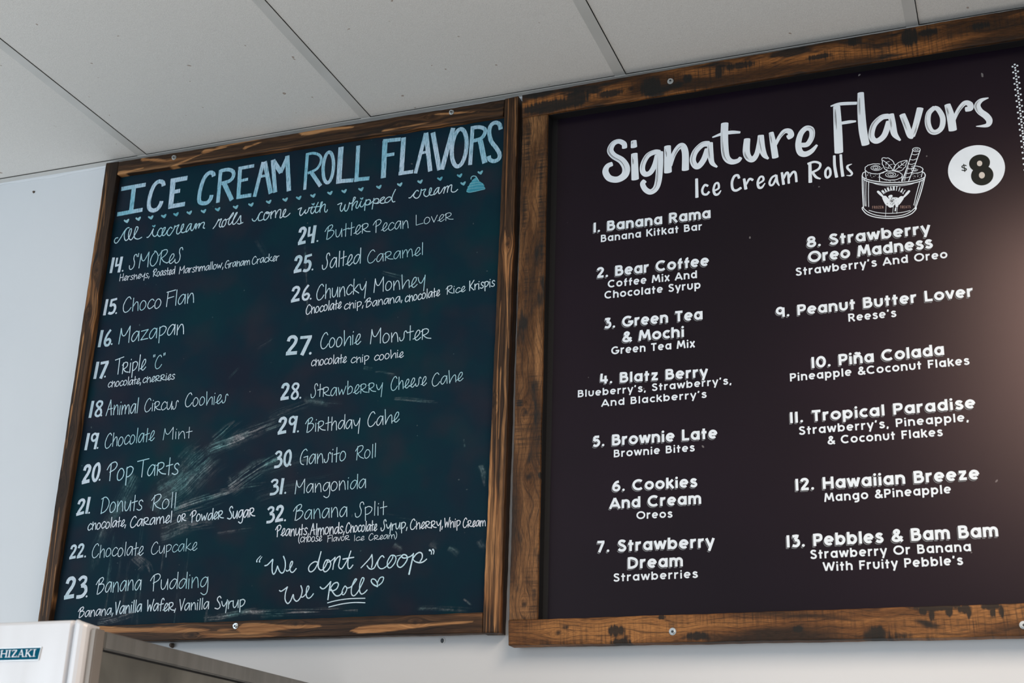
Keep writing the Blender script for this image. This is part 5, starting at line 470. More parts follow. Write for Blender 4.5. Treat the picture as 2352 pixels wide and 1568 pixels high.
def lay(bm, font, key, text, x0, z0, x1, z1, h, wid, y, cap='round', jit=0.0, dx=0.0, dz=0.0, track=0.0, wob=0.0, mi=0):
    """write text along a baseline (millimetres) fitted between its two ends; wid = stroke width / cap height"""
    g = glyphs(font, key)
    adv = [g[c][0] + track for c in text]; tot = sum(adv) - track
    first = g[text[0]]; 
    xs = [p[0] for s in first[1] for p in s[1]]; l = min(xs) - wid / 2 if xs else 0
    last = g[text[-1]]; xs = [p[0] for s in last[1] for p in s[1]]; r_ = (max(xs) + wid / 2 if xs else last[0]) - last[0]
    span = tot - l + r_
    sx = math.hypot(x1 - x0, z1 - z0) / span
    ux, uz = (x1 - x0) / (span * sx), (z1 - z0) / (span * sx)
    cur = -l
    for c, a in zip(text, adv):
        dy = random.uniform(-wob, wob) * h; kh = 1 + random.uniform(-wob, wob)
        for sm, pts, wd in g[c][1]:
            P = []
            w_ = (wd if wd else wid) * h
            for (gx, gy) in pts:
                t = (cur + gx) * sx
                P.append(((x0 + ux * t + dx * h) / 1000, (z0 + uz * t + gy * h * kh + dy + dz * h) / 1000, w_ / 1000))
            ribbon(bm, P, y, cap if not (len(pts) == 2 and math.dist(pts[0], pts[1]) < .05) else 'round', sm, jit, mi, 4)
        cur += a
# ------------------------------------------------------------------ the room
XL, XR, YF = -3.2, 5.6, -5.6
def plane_box(name, dims, mat, kind='structure'):
    bm = bmesh.new(); box(bm, *dims); return from_bm(name, bm, mat, None, kind)
plane_box('wall_back', (XL, XR, 0.0, 0.12, 0.0, CEIL + 0.25), M['wall'])
plane_box('floor', (XL, XR, YF, 0.0, -0.1, 0.0), M['floor'])
# lay-in ceiling: panels rest on an exposed grid
TX0 = D_TX0 / 1000; TS = 0.6096; FL = 0.012
bm = bmesh.new()
ks = range(-6, 10)
rows = [(-0.0203, -1.86), (-1.86, -3.08), (-3.08, -4.30), (-4.30, -5.52)]
for k in ks:
    a, c = TX0 + k * TS, TX0 + (k + 1) * TS
    for i, (ya, yb) in enumerate(rows):
        # the panel edge stops a hair short of the flange of the bar on its left
        x0, x1 = a + FL + 0.0017, c - FL + 0.004
        y1, y0 = ya - (0.0004 if i == 0 else FL), yb + FL
        sag = random.uniform(0.0012, 0.0018)
        box(bm, x0, x1, y0, y1, CEIL + sag, CEIL + sag + 0.016)
ceil = from_bm('ceiling', bm, M['tile'], None, 'structure')
bm = bmesh.new(); box(bm, XL, XR, YF, 0.0, CEIL + 0.12, CEIL + 0.2)
from_bm('ceiling_deck', bm, M['plenum'], ceil)
n = 1
for k in ks:
    xc = TX0 + k * TS
    bm = bmesh.new(); box(bm, xc - FL, xc + FL, YF + .08, -0.0195, CEIL - 0.0004, CEIL + 0.0008); box(bm, xc - 0.0008, xc + 0.0008, YF + .08, -0.0215, CEIL + 0.0008, CEIL + 0.038)
    from_bm('trim_%d' % n, bm, M['grid'], None, 'structure'); n += 1
for ya in (-1.86, -3.08, -4.30):
    bm = bmesh.new(); box(bm, XL, XR, ya - FL, ya + FL, CEIL - 0.0002, CEIL + 0.0010)
    from_bm('trim_%d' % n, bm, M['grid'], None, 'structure'); n += 1
bm = bmesh.new(); box(bm, XL, XR, -0.0200, 0.0, CEIL - 0.0016, CEIL - 0.0004); box(bm, XL, XR, -0.0012, 0.0, CEIL - 0.0004, CEIL + 0.024)
bmesh.ops.bevel(bm, geom=bm.edges[:], offset=0.0004, segments=2, affect='EDGES')
from_bm('trim_%d' % n, bm, M['grid'], None, 'structure'); n += 1
# wavy bead of wall paint under the angle
bm = bmesh.new(); xs = np.linspace(XL, XR, 500); prev = None
for x in xs:
    d = 0.007 + 0.0016 * math.sin(x * 23) + 0.0012 * math.sin(x * 61 + 1)
    row = [bm.verts.new((x, yy, CEIL - 0.0016 - zz)) for yy, zz in ((-0.0035, 0.0), (-0.0034, d * .6), (-0.0018, d * .95), (0.0, d))]
    if prev:
        for i in range(3): bm.faces.new((prev[i], prev[i + 1], row[i + 1], row[i]))
    prev = row
from_bm('trim_%d' % n, bm, M['wall'], None, 'structure', smooth=True)

# ------------------------------------------------------------------ timber rails
LOCAL = set()
_link = link
def link(name, me, mat, parent=None, kind=None, label=None):
    o = _link(name, me, mat, parent, kind, label)
    if parent is not None and parent.type == 'EMPTY' and parent.name not in LOCAL: o.location = -parent.location
    return o
def rail(name, quad, yf, yb, vertical, mat, parent, seed, flames=(), knots=(), label=None, wav=0.0003, burns=()):
    """sawn board between four measured front corners (TL TR BR BL, mm), running from yf (face) back to yb"""
    q = [Vector((quad[i] / 1000, 0, quad[i + 1] / 1000)) for i in range(0, 8, 2)]
    TL, TR, BR, BL = q
    if vertical: A0, A1, B0, B1 = BL, TL, BR, TR       # along = up, across = to the right
    else: A0, A1, B0, B1 = BL, BR, TL, TR              # along = to the right, across = up
    Lm = ((A1 - A0).length + (B1 - B0).length) / 2; Wm = ((B0 - A0).length + (B1 - A1).length) / 2
    T = yb - yf; bv = 0.0016
    nL = max(8, int(Lm / 0.0035)); nW = max(6, int(Wm / (0.0013 if (flames and vertical) else 0.0022 if flames else 0.0032)))
    sec = [(0.0, yb, 0.0)] + [(0.0, yb - (T - bv) * k / 3, T * k / 3) for k in (1, 2)] + [(0.0, yf + bv, T - bv), (bv * .35 / Wm, yf + bv * .3, T - bv * .3)]
    for k in range(nW + 1):
        s = bv / Wm + (1 - 2 * bv / Wm) * k / nW; sec.append((s, yf, T + s * Wm))
    sec += [(1 - bv * .35 / Wm, yf + bv * .3, T + Wm + bv * .3), (1.0, yf + bv, T + Wm + bv)] + [(1.0, yf + bv + (T - bv) * k / 3, T + Wm + T * k / 3) for k in (1, 2, 3)]
    rng = random.Random(seed); ph = [rng.uniform(0, 7) for _ in range(6)]
    bm = bmesh.new(); grid = []; uvs = {}; kn_a = []; fl_a = []; bu_a = []
    for i in range(nL + 1):
        t = i / nL; a = A0.lerp(A1, t); b_ = B0.lerp(B1, t); u = t * Lm
        w0 = wav * (math.sin(u * 31 + ph[0]) + .6 * math.sin(u * 97 + ph[1]) + .5 * math.sin(u * 213 + ph[4])); w1 = wav * (math.sin(u * 27 + ph[2]) + .6 * math.sin(u * 83 + ph[3]) + .5 * math.sin(u * 191 + ph[5]))
        row = []
        for (s, y, v) in sec:
            p = a.lerp(b_, s); acr = (b_ - a).normalized()
            p = p + acr * (w0 * (1 - s) - w1 * s)
            vert = bm.verts.new((p.x, y, p.z)); row.append(vert)
            vv = v; kd = 0.0
            for (kx, kz) in knots:
                du = (p.z - kz / 1000) if vertical else (p.x - kx / 1000); dv = (p.x - kx / 1000) if vertical else (p.z - kz / 1000)
                vv += 0.011 * math.tanh(dv / 0.006) * math.exp(-(du / 0.028) ** 2 - (dv / 0.02) ** 2) * -1
                kd = max(kd, math.exp(-((du / 0.0052) ** 2 + (dv / 0.0046) ** 2) ** 1.6))
            bd = 0.0
            for (bx_, bz_, brx, brz, bk) in burns:
                e2 = ((p.x * 1000 - bx_) / brx) ** 2 + ((p.z * 1000 - bz_) / brz) ** 2
                if e2 < 6: bd = max(bd, bk * math.exp(-e2 * .8))
            fd = 0.0
            for (x0, z0, x1, z1, hw) in flames:
                tt = (p.z * 1000 - z0) / (z1 - z0) if vertical else (p.x * 1000 - x0) / (x1 - x0)
                if -0.05 < tt < 1.0:
                    zc = z0 + (z1 - z0) * tt; pr = hw * (max(0.0, 1 - max(tt, 0)) ** 0.55) * (0.75 + 0.25 * math.sin(tt * 7 + x0)) * min(1, (tt + .05) * 12)
                    e = abs(p.x * 1000 - (x0 + (x1 - x0) * tt)) if vertical else abs(p.z * 1000 - zc); fd = max(fd, min(1, max(0, (pr - e) / 1.6 + .5)))
            uvs[vert] = (u + seed * 3.7, vv + seed * 1.3); kn_a.append(kd); fl_a.append(fd); bu_a.append(bd)
        grid.append(row)
    for i in range(nL):
        for j in range(len(sec) - 1): bm.faces.new((grid[i][j], grid[i + 1][j], grid[i + 1][j + 1], grid[i][j + 1]))
    bm.faces.new(grid[0]); bm.faces.new(list(reversed(grid[-1])))
    bm.verts.index_update()
    bmesh.ops.recalc_face_normals(bm, faces=bm.faces[:])
    lay_uv = bm.loops.layers.uv.new('UVMap')
    for f in bm.faces:
        for l in f.loops: l[lay_uv].uv = uvs[l.vert]
    me = bpy.data.meshes.new(name); bm.to_mesh(me); bm.free()
    for nm_, arr in (('knot', kn_a), ('pale_grain', fl_a), ('scorch', bu_a)):
        at = me.attributes.new(nm_, 'FLOAT', 'POINT'); at.data.foreach_set('value', np.array(arr, dtype=np.float32))
    for p in me.polygons: p.use_smooth = len(p.vertices) == 4
    return link(name, me, mat, parent, None, label)
def bolt(p, y, parent, r=0.0062, rot=0.3):
    bm = bmesh.new()
    disc_prism(bm, p[0] / 1000, p[1] / 1000, r, y + .0005, y - 0.0012, 24, 0, None, .97)
    disc_prism(bm, p[0] / 1000, p[1] / 1000, r * .78, y - 0.0012, y - 0.0050, 6, rot, None, .92)
    o = from_bm2('bolt', bm, M['zinc'], parent)
    bm = bmesh.new(); disc_prism(bm, p[0] / 1000 + r * .1, p[1] / 1000 - r * .12, r * .36, y - 0.0049, y - 0.0053, 12)
    from_bm2('bolt_recess', bm, M['pit'], o)
def from_bm2(name, bm, mat, parent=None, kind=None, label=None, smooth=False):
    me = bpy.data.meshes.new(name); bm.normal_update(); bm.to_mesh(me); bm.free()
    if smooth:
        for p in me.polygons: p.use_smooth = True
    return link(name, me, mat, parent, kind, label)
def strokes2(name, data, y, mat, parent, cap='round', jit=0.05, label=None):
    bm = bmesh.new()
    for s in data:
        a = s[1:]; ribbon(bm, [(a[i] / 1000, a[i + 1] / 1000, a[i + 2] / 1000) for i in range(0, len(a), 3)], y, cap, bool(s[0]), jit)
    return from_bm2(name, bm, mat, parent, None, label)

# ------------------------------------------------------------------ chalkboard
YL_ = -0.0185; YT = YL_ - 0.0004; D1 = 0.0346; D2 = 0.0418
cb = thing('chalkboard', 'dark green chalkboard hand-lettered with ice cream roll flavors in a narrow wooden frame', 'chalkboard', (0.52, 0, 1.86))
q = D_LF
rail('frame_stile', q['stileL'], -D1, -0.0005, True, M['woodL'], cb, 1, D_FL['LL'], D_KN['LL'])
rail('frame_stile', q['stileR'], -D1, -0.0035, True, M['woodL'], cb, 2, D_FL['LR'], D_KN['LR'])
rail('frame_rail', q['railT'], -D1 + .0006, -0.0005, False, M['woodL'], cb, 3, D_FL['LT'], D_KN['LT'])
rail('frame_rail', q['railB'], -D1 + .0006, -0.0125, False, M['woodL'], cb, 4, D_FL['LB'], D_KN['LB'])
for p in D_BOLTL: bolt(p, -D1 + .0006, cb, 0.0062, random.random())
# slate panel with wiped chalk dust stored as a surface attribute
x0, x1, z0, z1 = 0.006, 1.040, 1.885, 3.012
nx, nz = 760, 830
X, Z = np.meshgrid(np.linspace(x0, x1, nx), np.linspace(z0, z1, nz))
dust = np.zeros_like(X); rg = np.random.RandomState(11)
def bil(T, a, b):      # sample a random table smoothly
    a = np.mod(a, T.shape[0] - 1.001); b = np.mod(b, T.shape[1] - 1.001)
    i = a.astype(int); j = b.astype(int); fa = a - i; fb = b - j
    fa = fa * fa * (3 - 2 * fa); fb = fb * fb * (3 - 2 * fb)
    return (T[i, j] * (1 - fa) + T[i + 1, j] * fa) * (1 - fb) + (T[i, j + 1] * (1 - fa) + T[i + 1, j + 1] * fa) * fb
TB = rg.rand(400, 400)
for (a0, b0, a1, b1, hw, I, sk) in D_SM:
    a0, b0, a1, b1, hw = [v / 1000 for v in (a0, b0, a1, b1, hw)]
    dx, dz = a1 - a0, b1 - b0; Ln = math.hypot(dx, dz); dx /= Ln; dz /= Ln
    m = (X > min(a0, a1) - 3 * hw - .03) & (X < max(a0, a1) + 3 * hw + .03) & (Z > min(b0, b1) - 3 * hw - .03) & (Z < max(b0, b1) + 3 * hw + .03)
    xx, zz = X[m], Z[m]
    s = ((xx - a0) * dx + (zz - b0) * dz) / Ln; v = (-(xx - a0) * dz + (zz - b0) * dx)
    o = rg.rand(4) * 300
    v = v + 0.18 * hw * np.sin(s * 3.2 + o[0]) + .10 * hw * (bil(TB, s * 5 + o[0], v * 0 + o[1]) - .5)
    edge = .55 + .9 * bil(TB, v / .006 + o[1], s * 0 + o[2])
    g = np.exp(-np.abs(v / hw) ** 2.4) * np.clip((s + .05 * edge) / .10, 0, 1) * np.clip((1.05 * edge + .25 - s) / .3, 0, 1)
    st = np.clip((bil(TB, v / .0017 + o[2], s * Ln / .060 + o[3]) - .36) * 2.6, 0, 1.3)
    blot = bil(TB, v / .007 + o[3], s * Ln / .012 + o[0]) * .6 + bil(TB, v / .0026 + o[1], s * Ln / .0034 + o[2]) * .4
    dust[m] = np.maximum(dust[m], .8 * I * g * ((1 - sk) + sk * st) * np.clip(blot * 1.9 - .25, 0, 1.4))
vs = np.concatenate([np.stack([X.ravel(), np.full(X.size, YL_), Z.ravel()], 1), np.array([(x0, -0.006, z0), (x1, -0.006, z0), (x1, -0.006, z1), (x0, -0.006, z1)])])
idx = np.arange(nx * nz).reshape(nz, nx); nv = nx * nz
fs = np.concatenate([np.stack([idx[:-1, :-1].ravel(), idx[:-1, 1:].ravel(), idx[1:, 1:].ravel(), idx[1:, :-1].ravel()], 1), np.array([[nv, nv + 3, nv + 2, nv + 1]])])
me = bpy.data.meshes.new('slate_panel')
me.vertices.add(len(vs)); me.vertices.foreach_set('co', vs.astype(np.float32).ravel())
me.loops.add(fs.size); me.loops.foreach_set('vertex_index', fs.astype(np.int32).ravel())
me.polygons.add(len(fs)); me.polygons.foreach_set('loop_start', np.arange(0, fs.size, 4, dtype=np.int32))
me.update(calc_edges=True); me.validate()
at = me.attributes.new('chalk_dust', 'FLOAT', 'POINT'); at.data.foreach_set('value', np.concatenate([dust.ravel(), np.zeros(4)]).astype(np.float32))
link('slate_panel', me, M['slate'], cb)
for a, b_ in ((0, 8), (8, 23), (23, 31), (31, len(D_TITLE))):
    strokes2('heading_word', D_TITLE[a:b_], YT, M['chalk_title'], cb, 'flat', .04)
for a, b_ in ((0, 2), (2, 8), (8, 11), (11, 17), (17, 21), (21, 32), (32, len(D_SUB))):
    strokes2('subheading_word', D_SUB[a:b_], YT, M['chalk_thin'], cb, 'round', .10)
for h in D_HEART + D_HDOT:
    bm = bmesh.new(); ngon(bm, h, YT); from_bm2('heart', bm, M['chalk_teal'], cb)
bm = bmesh.new(); ngon(bm, D_WHIP, YT); wc = from_bm2('whipped_cream_drawing', bm, M['chalk_whip'], cb, None, 'teal chalk swirl of whipped cream')
strokes2('swirl_line', D_WHIPS, YT - .0002, M['chalk_teal'], wc, 'round', .15)
for (num, nw, dot, words, notes) in D_CH:
    bm = bmesh.new(); lay(bm, NUM, 'num', num, *nw, 0.15, YT, 'flat', 0.06, 0, 0, .02, .01)
    disc_prism(bm, dot[0] / 1000, dot[1] / 1000, 0.0023 if num != '27' else .0032, YT, YT - .0001, 10)
    e = from_bm2('menu_entry', bm, M['chalk_bold'], cb)
    for t in words:
        bm = bmesh.new(); lay(bm, HAND, 'hand', *t, 0.056, YT, 'round', 0.12, 0, 0, 0.0, 0.025)
        from_bm2('entry_word', bm, M['chalk_thin'], e)
    for t in notes:
        bm = bmesh.new(); lay(bm, HAND, 'hand', t[0].replace('h', '#'), *t[1:], 0.090, YT, 'round', 0.10, 0, 0, 0.0, 0.03)
        from_bm2('note_word', bm, M['chalk_note'], e)
for a, b_ in ((0, 4), (4, 7), (7, 14), (14, 24), (24, 28), (28, 31)):
    strokes2('slogan_word', D_SLO[a:b_], YT, M['chalk_slogan'], cb, 'round', .06)
sl = strokes2('slogan_word', D_SLO[31:], YT, M['chalk_slogan'], cb, 'round', .06)
strokes2('underline', D_UND, YT, M['chalk_slogan'], sl, 'round', .06)
strokes2('heart', D_BIGHEART, YT, M['chalk_slogan'], sl, 'round', .06)

# ------------------------------------------------------------------ printed menu sign
YR_ = -0.0125; YP = YR_ - 0.0006
sg = thing('menu_sign', 'printed dark signature flavors menu in a wide rough-sawn wooden frame', 'menu board', (2.0, 0, 1.83))
q = D_RF; XE = 3150.0
def stretch(qd):     # carry the measured board on past the picture's edge to its far corner
    tl, tr, br, bl = [(qd[i], qd[i + 1]) for i in range(0, 8, 2)]
    f1 = (XE - tl[0]) / (tr[0] - tl[0]); f2 = (XE - bl[0]) / (br[0] - bl[0])
    return [tl[0], tl[1], XE, tl[1] + (tr[1] - tl[1]) * f1, XE, bl[1] + (br[1] - bl[1]) * f2, bl[0], bl[1]]
rt = stretch(q['railT']); rb = stretch(q['railB'])
rail('frame_rail', rt, -D2, -0.0005, False, M['woodT'], sg, 5, (), D_KN['RT'], None, .0003, D_BU['RT'])
rail('frame_rail', rb, -D2, -0.0105, False, M['woodR'], sg, 6, (), D_KN['RB'], None, .0003, D_BU['RB'])
rail('frame_stile', q['stileL'], -D2 + .0012, -0.0015, True, M['woodS'], sg, 7, (), D_KN['RS'], None, .0003, D_BU['RS'])
ws = q['stileL'][2] - q['stileL'][0]
rail('frame_stile', [XE - ws, rt[5], XE, rt[5], XE, rb[3], XE - ws, rb[3]], -D2 + .0012, -0.0015, True, M['woodS'], sg, 8)
for p in D_BOLTR: bolt(p, -D2, sg, 0.0068, random.random())
lx0 = D_LINE[0][0] / 1000; lx1 = D_LINE[1][0] / 1000; zb, zt = 1.878, 2.982
bm = bmesh.new(); box(bm, 1.120, 3.140, YR_ + 0.0004, -0.0015, zb - .02, zt + .02)
from_bm2('black_backing', bm, M['lining_and_shade'], sg)
def shade_strip(name, a, b_, n0, n1, dx, dz):     # thin added black strip, paints the shade on a frame board's inner face
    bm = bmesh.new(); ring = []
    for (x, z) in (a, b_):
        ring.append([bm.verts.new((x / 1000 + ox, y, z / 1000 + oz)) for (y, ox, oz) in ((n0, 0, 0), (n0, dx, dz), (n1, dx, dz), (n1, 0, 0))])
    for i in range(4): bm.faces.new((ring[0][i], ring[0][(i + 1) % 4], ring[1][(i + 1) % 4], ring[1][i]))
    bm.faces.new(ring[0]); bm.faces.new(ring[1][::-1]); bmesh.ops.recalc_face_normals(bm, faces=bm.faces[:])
    from_bm2(name, bm, M['lining_and_shade'], sg)
qs = q['stileL']
shade_strip('inner_shade_strip', (qs[2] - .2, qs[3]), (qs[4] - .2, qs[5]), -D2 + .0065, YR_ + .0003, .0009, 0)
shade_strip('inner_shade_strip', (qs[2], rt[7] + (rt[5] - rt[7]) * .03 + .3), (XE - ws, rt[5] + .3), -D2 + .0065, YR_ + .0003, 0, -.0011)
bm = bmesh.new(); n = 60; g0 = []
for i in range(n + 1):          # vinyl sheet, very slightly wavy
    for j in range(n + 1):
        x = lx0 + (XE / 1000 - .085 - lx0) * i / n; z = zb + (zt - zb) * j / n
        g0.append(bm.verts.new((x, YR_ - 0.00025 + 0.0001 * math.sin(x * 9 + z * 5), z)))
for i in range(n):
    for j in range(n):
        a = i * (n + 1) + j; bm.faces.new((g0[a], g0[a + n + 1], g0[a + n + 2], g0[a + 1]))
from_bm2('printed_panel', bm, M['vinyl'], sg, None, None, True)
# dry-brush streaks left open inside the fat strokes
rr = random.Random(5)
for wi, word_ in enumerate((D_SIG[:16], D_SIG[16:])):
  bm = bmesh.new()
  for s in word_:
    a = s[1:]; ribbon(bm, [(a[i] / 1000, a[i + 1] / 1000, a[i + 2] / 1000) for i in range(0, len(a), 3)], YP, 'soft', True)
  for s in word_:
    a = s[1:]; pts = catmull([(a[i] / 1000, a[i + 1] / 1000, a[i + 2] / 1000) for i in range(0, len(a), 3)], 6)
    if max(p[2] for p in pts) < .009 or len(pts) < 2: continue
    if len(pts) == 2: pts = [tuple(pts[0][k] + (pts[1][k] - pts[0][k]) * t / 10 for k in range(3)) for t in range(11)]
    for off, l0, l1, wd in ((-.30, .12, .42, .045), (-.17, .2, .5, .06)):
        l0 += rr.uniform(-.06, .08); l1 += rr.uniform(-.1, .1); seg = pts[int(max(0, l0) * (len(pts) - 1)):int(min(1, l1) * (len(pts) - 1)) + 1]
        if len(seg) < 3: continue
        P = []
        for i, p in enumerate(seg):
            b_ = seg[min(i + 1, len(seg) - 1)]; a_ = seg[max(i - 1, 0)]; d = math.hypot(b_[0] - a_[0], b_[1] - a_[1]) or 1
            P.append((p[0] - (b_[1] - a_[1]) / d * off * p[2], p[1] + (b_[0] - a_[0]) / d * off * p[2], wd * p[2] * math.sin(math.pi * (i + .5) / len(seg))))
        ribbon(bm, P, YP - .00045, 'flat', False, 0, 1)
  from_bm2('title_word', bm, [M['print_white'], M['print_gap']], sg)
for a, b_ in ((0, 3), (3, 12), (12, len(D_ICR))): strokes2('subtitle_word', D_ICR[a:b_], YP, M['print_white'], sg, 'soft', .0)
for heads, notes in D_PR:
    e = None
    for t in heads:
        bm = bmesh.new(); lay(bm, GEO, 'geo', *t, 0.225, YP - .0007, 'flat', 0, 0, 0, .085)
        o = from_bm2('menu_entry' if e is None else 'entry_line', bm, M['print_white'], sg if e is None else e)
        e = e or o
        bm = bmesh.new(); lay(bm, GEO, 'geo', *t, 0.225, YP, 'flat', 0, -.085, -.105, .085)
        from_bm2('drop_shadow', bm, M['print_shadow'], e)
        bm = bmesh.new(); lay(bm, GEO, 'geo', *t, 0.24, YP - .00035, 'flat', 0, -.042, -.052, .085)
        from_bm2('shadow_gap', bm, M['print_gap'], e)
    for t in notes:
        bm = bmesh.new(); lay(bm, GEO, 'geo', *t, 0.195, YP, 'flat', 0, 0, 0, .10)
        from_bm2('entry_note', bm, M['print_white'], e)
lg = strokes2('bowl_drawing', D_LOGO, YP, M['print_white'], sg, 'round', .0)
bm = bmesh.new()
for (c, x, z, ro, h) in D_ARC:
    sub = bmesh.new(); wdt = h * .42
    g = glyphs(CAPS, 'caps')[c]
    for sm, pts, wd in g[1]:
        P = []
        for gx, gy in pts:
            lx, lz = (gx - g[0] / 2) * h * .62, (gy - .5) * h; ca, sa = math.cos(ro - math.pi / 2), math.sin(ro - math.pi / 2)
            P.append(((x + lx * ca - lz * sa) / 1000, (z + lx * sa + lz * ca) / 1000, h * .15 / 1000))
        ribbon(bm, P, YP, 'flat', sm)
    sub.free()
from_bm2('arched_lettering', bm, M['print_white'], lg)
strokes2('scoop_shading', D_SPK, YP - .0005, M['print_gap'], lg, 'round', .0)
for t in D_FT:
    bm = bmesh.new(); lay(bm, CAPS, 'caps', *t, 0.13, YP, 'flat', 0, 0, 0, .22)
    from_bm2('small_lettering', bm, M['print_brown'], lg, None, 'tiny brown lettering')
bx, bz, rx, rz = [v / 1000 for v in D_BADGE]
bm = bmesh.new(); disc_prism(bm, bx, bz, rx, YP + .0003, YP, 64, 0, rz)
bd = from_bm2('price_badge', bm, M['print_white'], sg, None, 'round white price badge')
bm = bmesh.new()
for k_, (x, z, a, b_) in enumerate(D_EIGHT): disc_prism(bm, x / 1000, z / 1000, a / 1000, YP, YP - .0003 - .00015 * k_, 40, 0, b_ / 1000)
for s in D_DOLLAR:
    a = s[1:]; ribbon(bm, [(a[i] / 1000, a[i + 1] / 1000, a[i + 2] / 1000) for i in range(0, len(a), 3)], YP - .0003, 'round', bool(s[0]))
pr = from_bm2('price_lettering', bm, M['print_black'], bd, None, 'black dollar sign and fat figure eight')
bm = bmesh.new()
for (x, z, a, b_) in D_HOLES: disc_prism(bm, x / 1000, z / 1000, a / 1000, YP - .0003, YP - .0007, 28, 0, b_ / 1000)
from_bm2('figure_counter', bm, M['print_cream'], bd)
for (x, z) in D_FLOWER:
    bm = bmesh.new()
    for dx, dz in ((0, .0037), (0, -.0037), (.0044, .0003), (-.0044, -.0003)):
        disc_prism(bm, (x / 1000) + dx, z / 1000 + dz, .0019, YP + .0002, YP, 12)
    from_bm2('flower_ornament', bm, M['print_white'], sg)

# ------------------------------------------------------------------ bits left in the wall
(nx_, nz_), (ax, az), (cx_, cz_) = D_HOLEW
bm = bmesh.new(); disc_prism(bm, nx_ / 1000, nz_ / 1000, .0034, 0.0, -.003, 10, 0, None, .8)
tag(from_bm2('nail', bm, M['anchor']), 'small dark nail head in the white wall near the ceiling, left of the chalkboard', 'nail')
bm = bmesh.new(); disc_prism(bm, ax / 1000, az / 1000, .0036, 0.0, -.010, 10, 0, .0056, .7)
tag(from_bm2('wall_plug', bm, M['anchor']), 'brown wall plug stub sticking out just under the chalkboard, above the steel machine', 'wall plug')
wp = bmesh.new(); disc_prism(wp, cx_ / 1000, cz_ / 1000, .0068, 0.0, -.0010, 24, 0, None, .95)
wo = tag(from_bm2('screw_anchor', wp, M['plastic']), 'clear ringed screw anchor in the white wall below the right end of the chalkboard', 'screw anchor')
bm = bmesh.new(); disc_prism(bm, cx_ / 1000, cz_ / 1000, .0034, -.0008, -.0028, 12, 0, .0048, .8); from_bm2('screw', bm, M['pit'], wo)

# ------------------------------------------------------------------ ice machine under the chalkboard
kx, ky, kz = D_FR['corner']
fr = thing('ice_machine', 'tall stainless steel ice machine with a blue maker plate at the lower left', 'ice machine', (kx, ky, 0))
fr.rotation_euler.z = D_FR['rot']; LOCAL.add(fr.name)
prof = [(-0.76, 0.0), (-0.30, 0.0), (-0.044, 0.0), (-0.0425, 0.0022), (-0.041, 0.0075), (-0.0375, 0.0075), (-0.036, 0.0020), (-0.033, -0.0030), (-0.028, -0.0055), (-0.022, -0.0058), (-0.017, -0.0040), (-0.0130, 0.0), (-0.0118, 0.0050), (-0.0115, 0.0090), (-0.0115, 0.018), (-0.0115, 0.027), (-0.76, 0.027)]
def topz(x): return kz + (0.0143 if x < -0.03 else 0.0143 - (x + 0.03) / 0.03 * 0.0120 if x < 0 else 0.0023)
bm = bmesh.new(); rings = []
for lev in range(4):
    row = []
    for (x, y) in prof:
        t = topz(x)
        if lev == 0: p = (x, y, 0.16)
        elif lev == 1: p = (x, y, t - .0050)
        elif lev == 2: p = (x, y + .0012 if y < .02 else y, t - .0015)
        else: p = (x, y + .0045 if y < .02 else y, t)
        row.append(bm.verts.new(p))
    rings.append(row)
for a, b_ in zip(rings, rings[1:]):
    for i in range(len(prof)):
        j = (i + 1) % len(prof); bm.faces.new((a[i], a[j], b_[j], b_[i]))
bm.faces.new(rings[-1]); bmesh.ops.recalc_face_normals(bm, faces=bm.faces[:])
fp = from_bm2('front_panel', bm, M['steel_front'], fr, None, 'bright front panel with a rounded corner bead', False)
def fbox(name, dims, mat, label=None, bev=.0015):
    bm = bmesh.new(); box(bm, *dims); bmesh.ops.bevel(bm, geom=bm.edges[:], offset=bev, segments=2, affect='EDGES')
    return from_bm2(name, bm, mat, fr, None, label)
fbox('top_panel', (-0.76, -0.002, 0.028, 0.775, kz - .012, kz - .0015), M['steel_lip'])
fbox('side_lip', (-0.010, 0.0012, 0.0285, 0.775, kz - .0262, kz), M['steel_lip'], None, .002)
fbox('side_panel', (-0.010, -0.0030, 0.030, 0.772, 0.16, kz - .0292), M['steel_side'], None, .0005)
fbox('seam', (-0.012, -0.0052, 0.031, 0.772, kz - .034, kz - .020), M['lining_and_shade'], None, .0004)
fbox('corner_post', (-0.0112, 0.0, 0.0060, 0.0280, 0.16, kz + .0015), M['steel_post'])
fbox('back_panel', (-0.76, -0.010, 0.765, 0.775, 0.16, kz - .012), M['steel_side'])
for px_, py_ in ((-.72, .06), (-.05, .06), (-.72, .73), (-.05, .73)):
    fbox('foot', (px_ - .02, px_ + .02, py_ - .02, py_ + .02, 0.0, 0.165), M['steel_edge'])
pl = D_PLATE
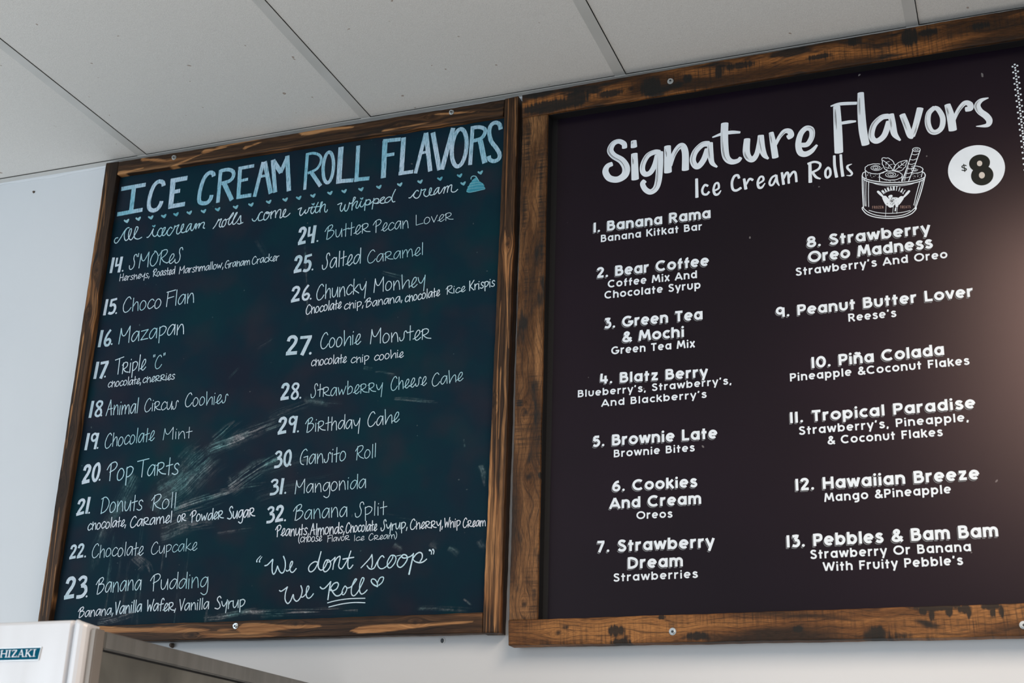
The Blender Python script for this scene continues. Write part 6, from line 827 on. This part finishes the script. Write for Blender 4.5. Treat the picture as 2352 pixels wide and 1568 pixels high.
def plate(grow, y0, y1, mat, name, parent):
    (x1_, zt_), (x2_, zb_) = pl[0], pl[1]
    xl = -208.0; g = grow
    bm = bmesh.new(); f0 = []; f1 = []
    for (x, z) in ((xl - 1 - g, zb_ - g), (x2_ - 2.2 + g, zb_ - g), (x1_ + g, zt_ + g), (xl - g, zt_ + g)):
        f0.append(bm.verts.new((x / 1000, y0, z / 1000 + kz))); f1.append(bm.verts.new((x / 1000, y1, z / 1000 + kz)))
    bm.faces.new(f1)
    for i in range(4): bm.faces.new((f0[i], f0[(i + 1) % 4], f1[(i + 1) % 4], f1[i]))
    bmesh.ops.recalc_face_normals(bm, faces=bm.faces[:])
    return from_bm2(name, bm, mat, parent)
npl = plate(1.1, 0.0, -.0016, M['badge_rim'], 'maker_plate', fr)
npl['label'] = 'blue enamel maker plate with a chrome rim'
plate(0.0, -.0014, -.0018, M['badge_blue'], 'plate_field', npl)
SER = {'H': ("|.10,1 .10,0*.2;|.60,1 .60,0*.2;|.10,.52 .60,.52*.09;|.0,.97 .24,.97*.07;|.0,.03 .24,.03*.07;|.48,.97 .72,.97*.07;|.48,.03 .72,.03*.07", .76),
 'O': ("@.34,.5,.25,.44,0,360*.17", .72), 'S': (".48,.80 .34,.94 .12,.86 .14,.64 .42,.42 .46,.16 .26,.04 .06,.16*.16", .58), 'I': ("|.14,1 .14,0*.2;|.0,.97 .30,.97*.07;|.0,.03 .30,.03*.07", .36),
 'Z': ("|.06,.95 .52,.95*.1;|.46,.92 .10,.08*.19;|.04,.05 .54,.05*.1;|.06,.98 .06,.76*.07;|.54,.02 .54,.26*.07", .62), 'A': ("|.08,0 .34,1*.09;|.34,1 .58,0*.2;|.18,.34 .48,.34*.08;|-.02,.03 .2,.03*.07;|.46,.03 .72,.03*.07", .74),
 'K': ("|.12,1 .12,0*.2;|.56,.98 .16,.42*.09;|.26,.56 .58,0*.2;|.0,.97 .26,.97*.07;|.0,.03 .26,.03*.07;|.44,.97 .68,.97*.07;|.46,.03 .72,.03*.07", .76)}
bm = bmesh.new(); zl0 = D_PLET[0][1]; hh = D_PLET[2][1] - D_PLET[0][1]; xr = D_PLET[1][0]; wd6 = sum(SER[c][1] for c in 'HIZAKI'); sx = (xr - D_PLET[0][0]) / wd6
cur = xr - sx * sum(SER[c][1] for c in 'HOSHIZAKI')
for c in 'HOSHIZAKI':
    for sm, pts, wd in parse(SER[c][0]):
        ribbon(bm, [((cur + x * sx) / 1000, (zl0 + z * hh) / 1000 + kz, wd * hh * .9 / 1000) for x, z in pts], -.0020, 'flat', sm)
    cur += SER[c][1] * sx
from_bm2('plate_lettering', bm, M['print_white'], npl)
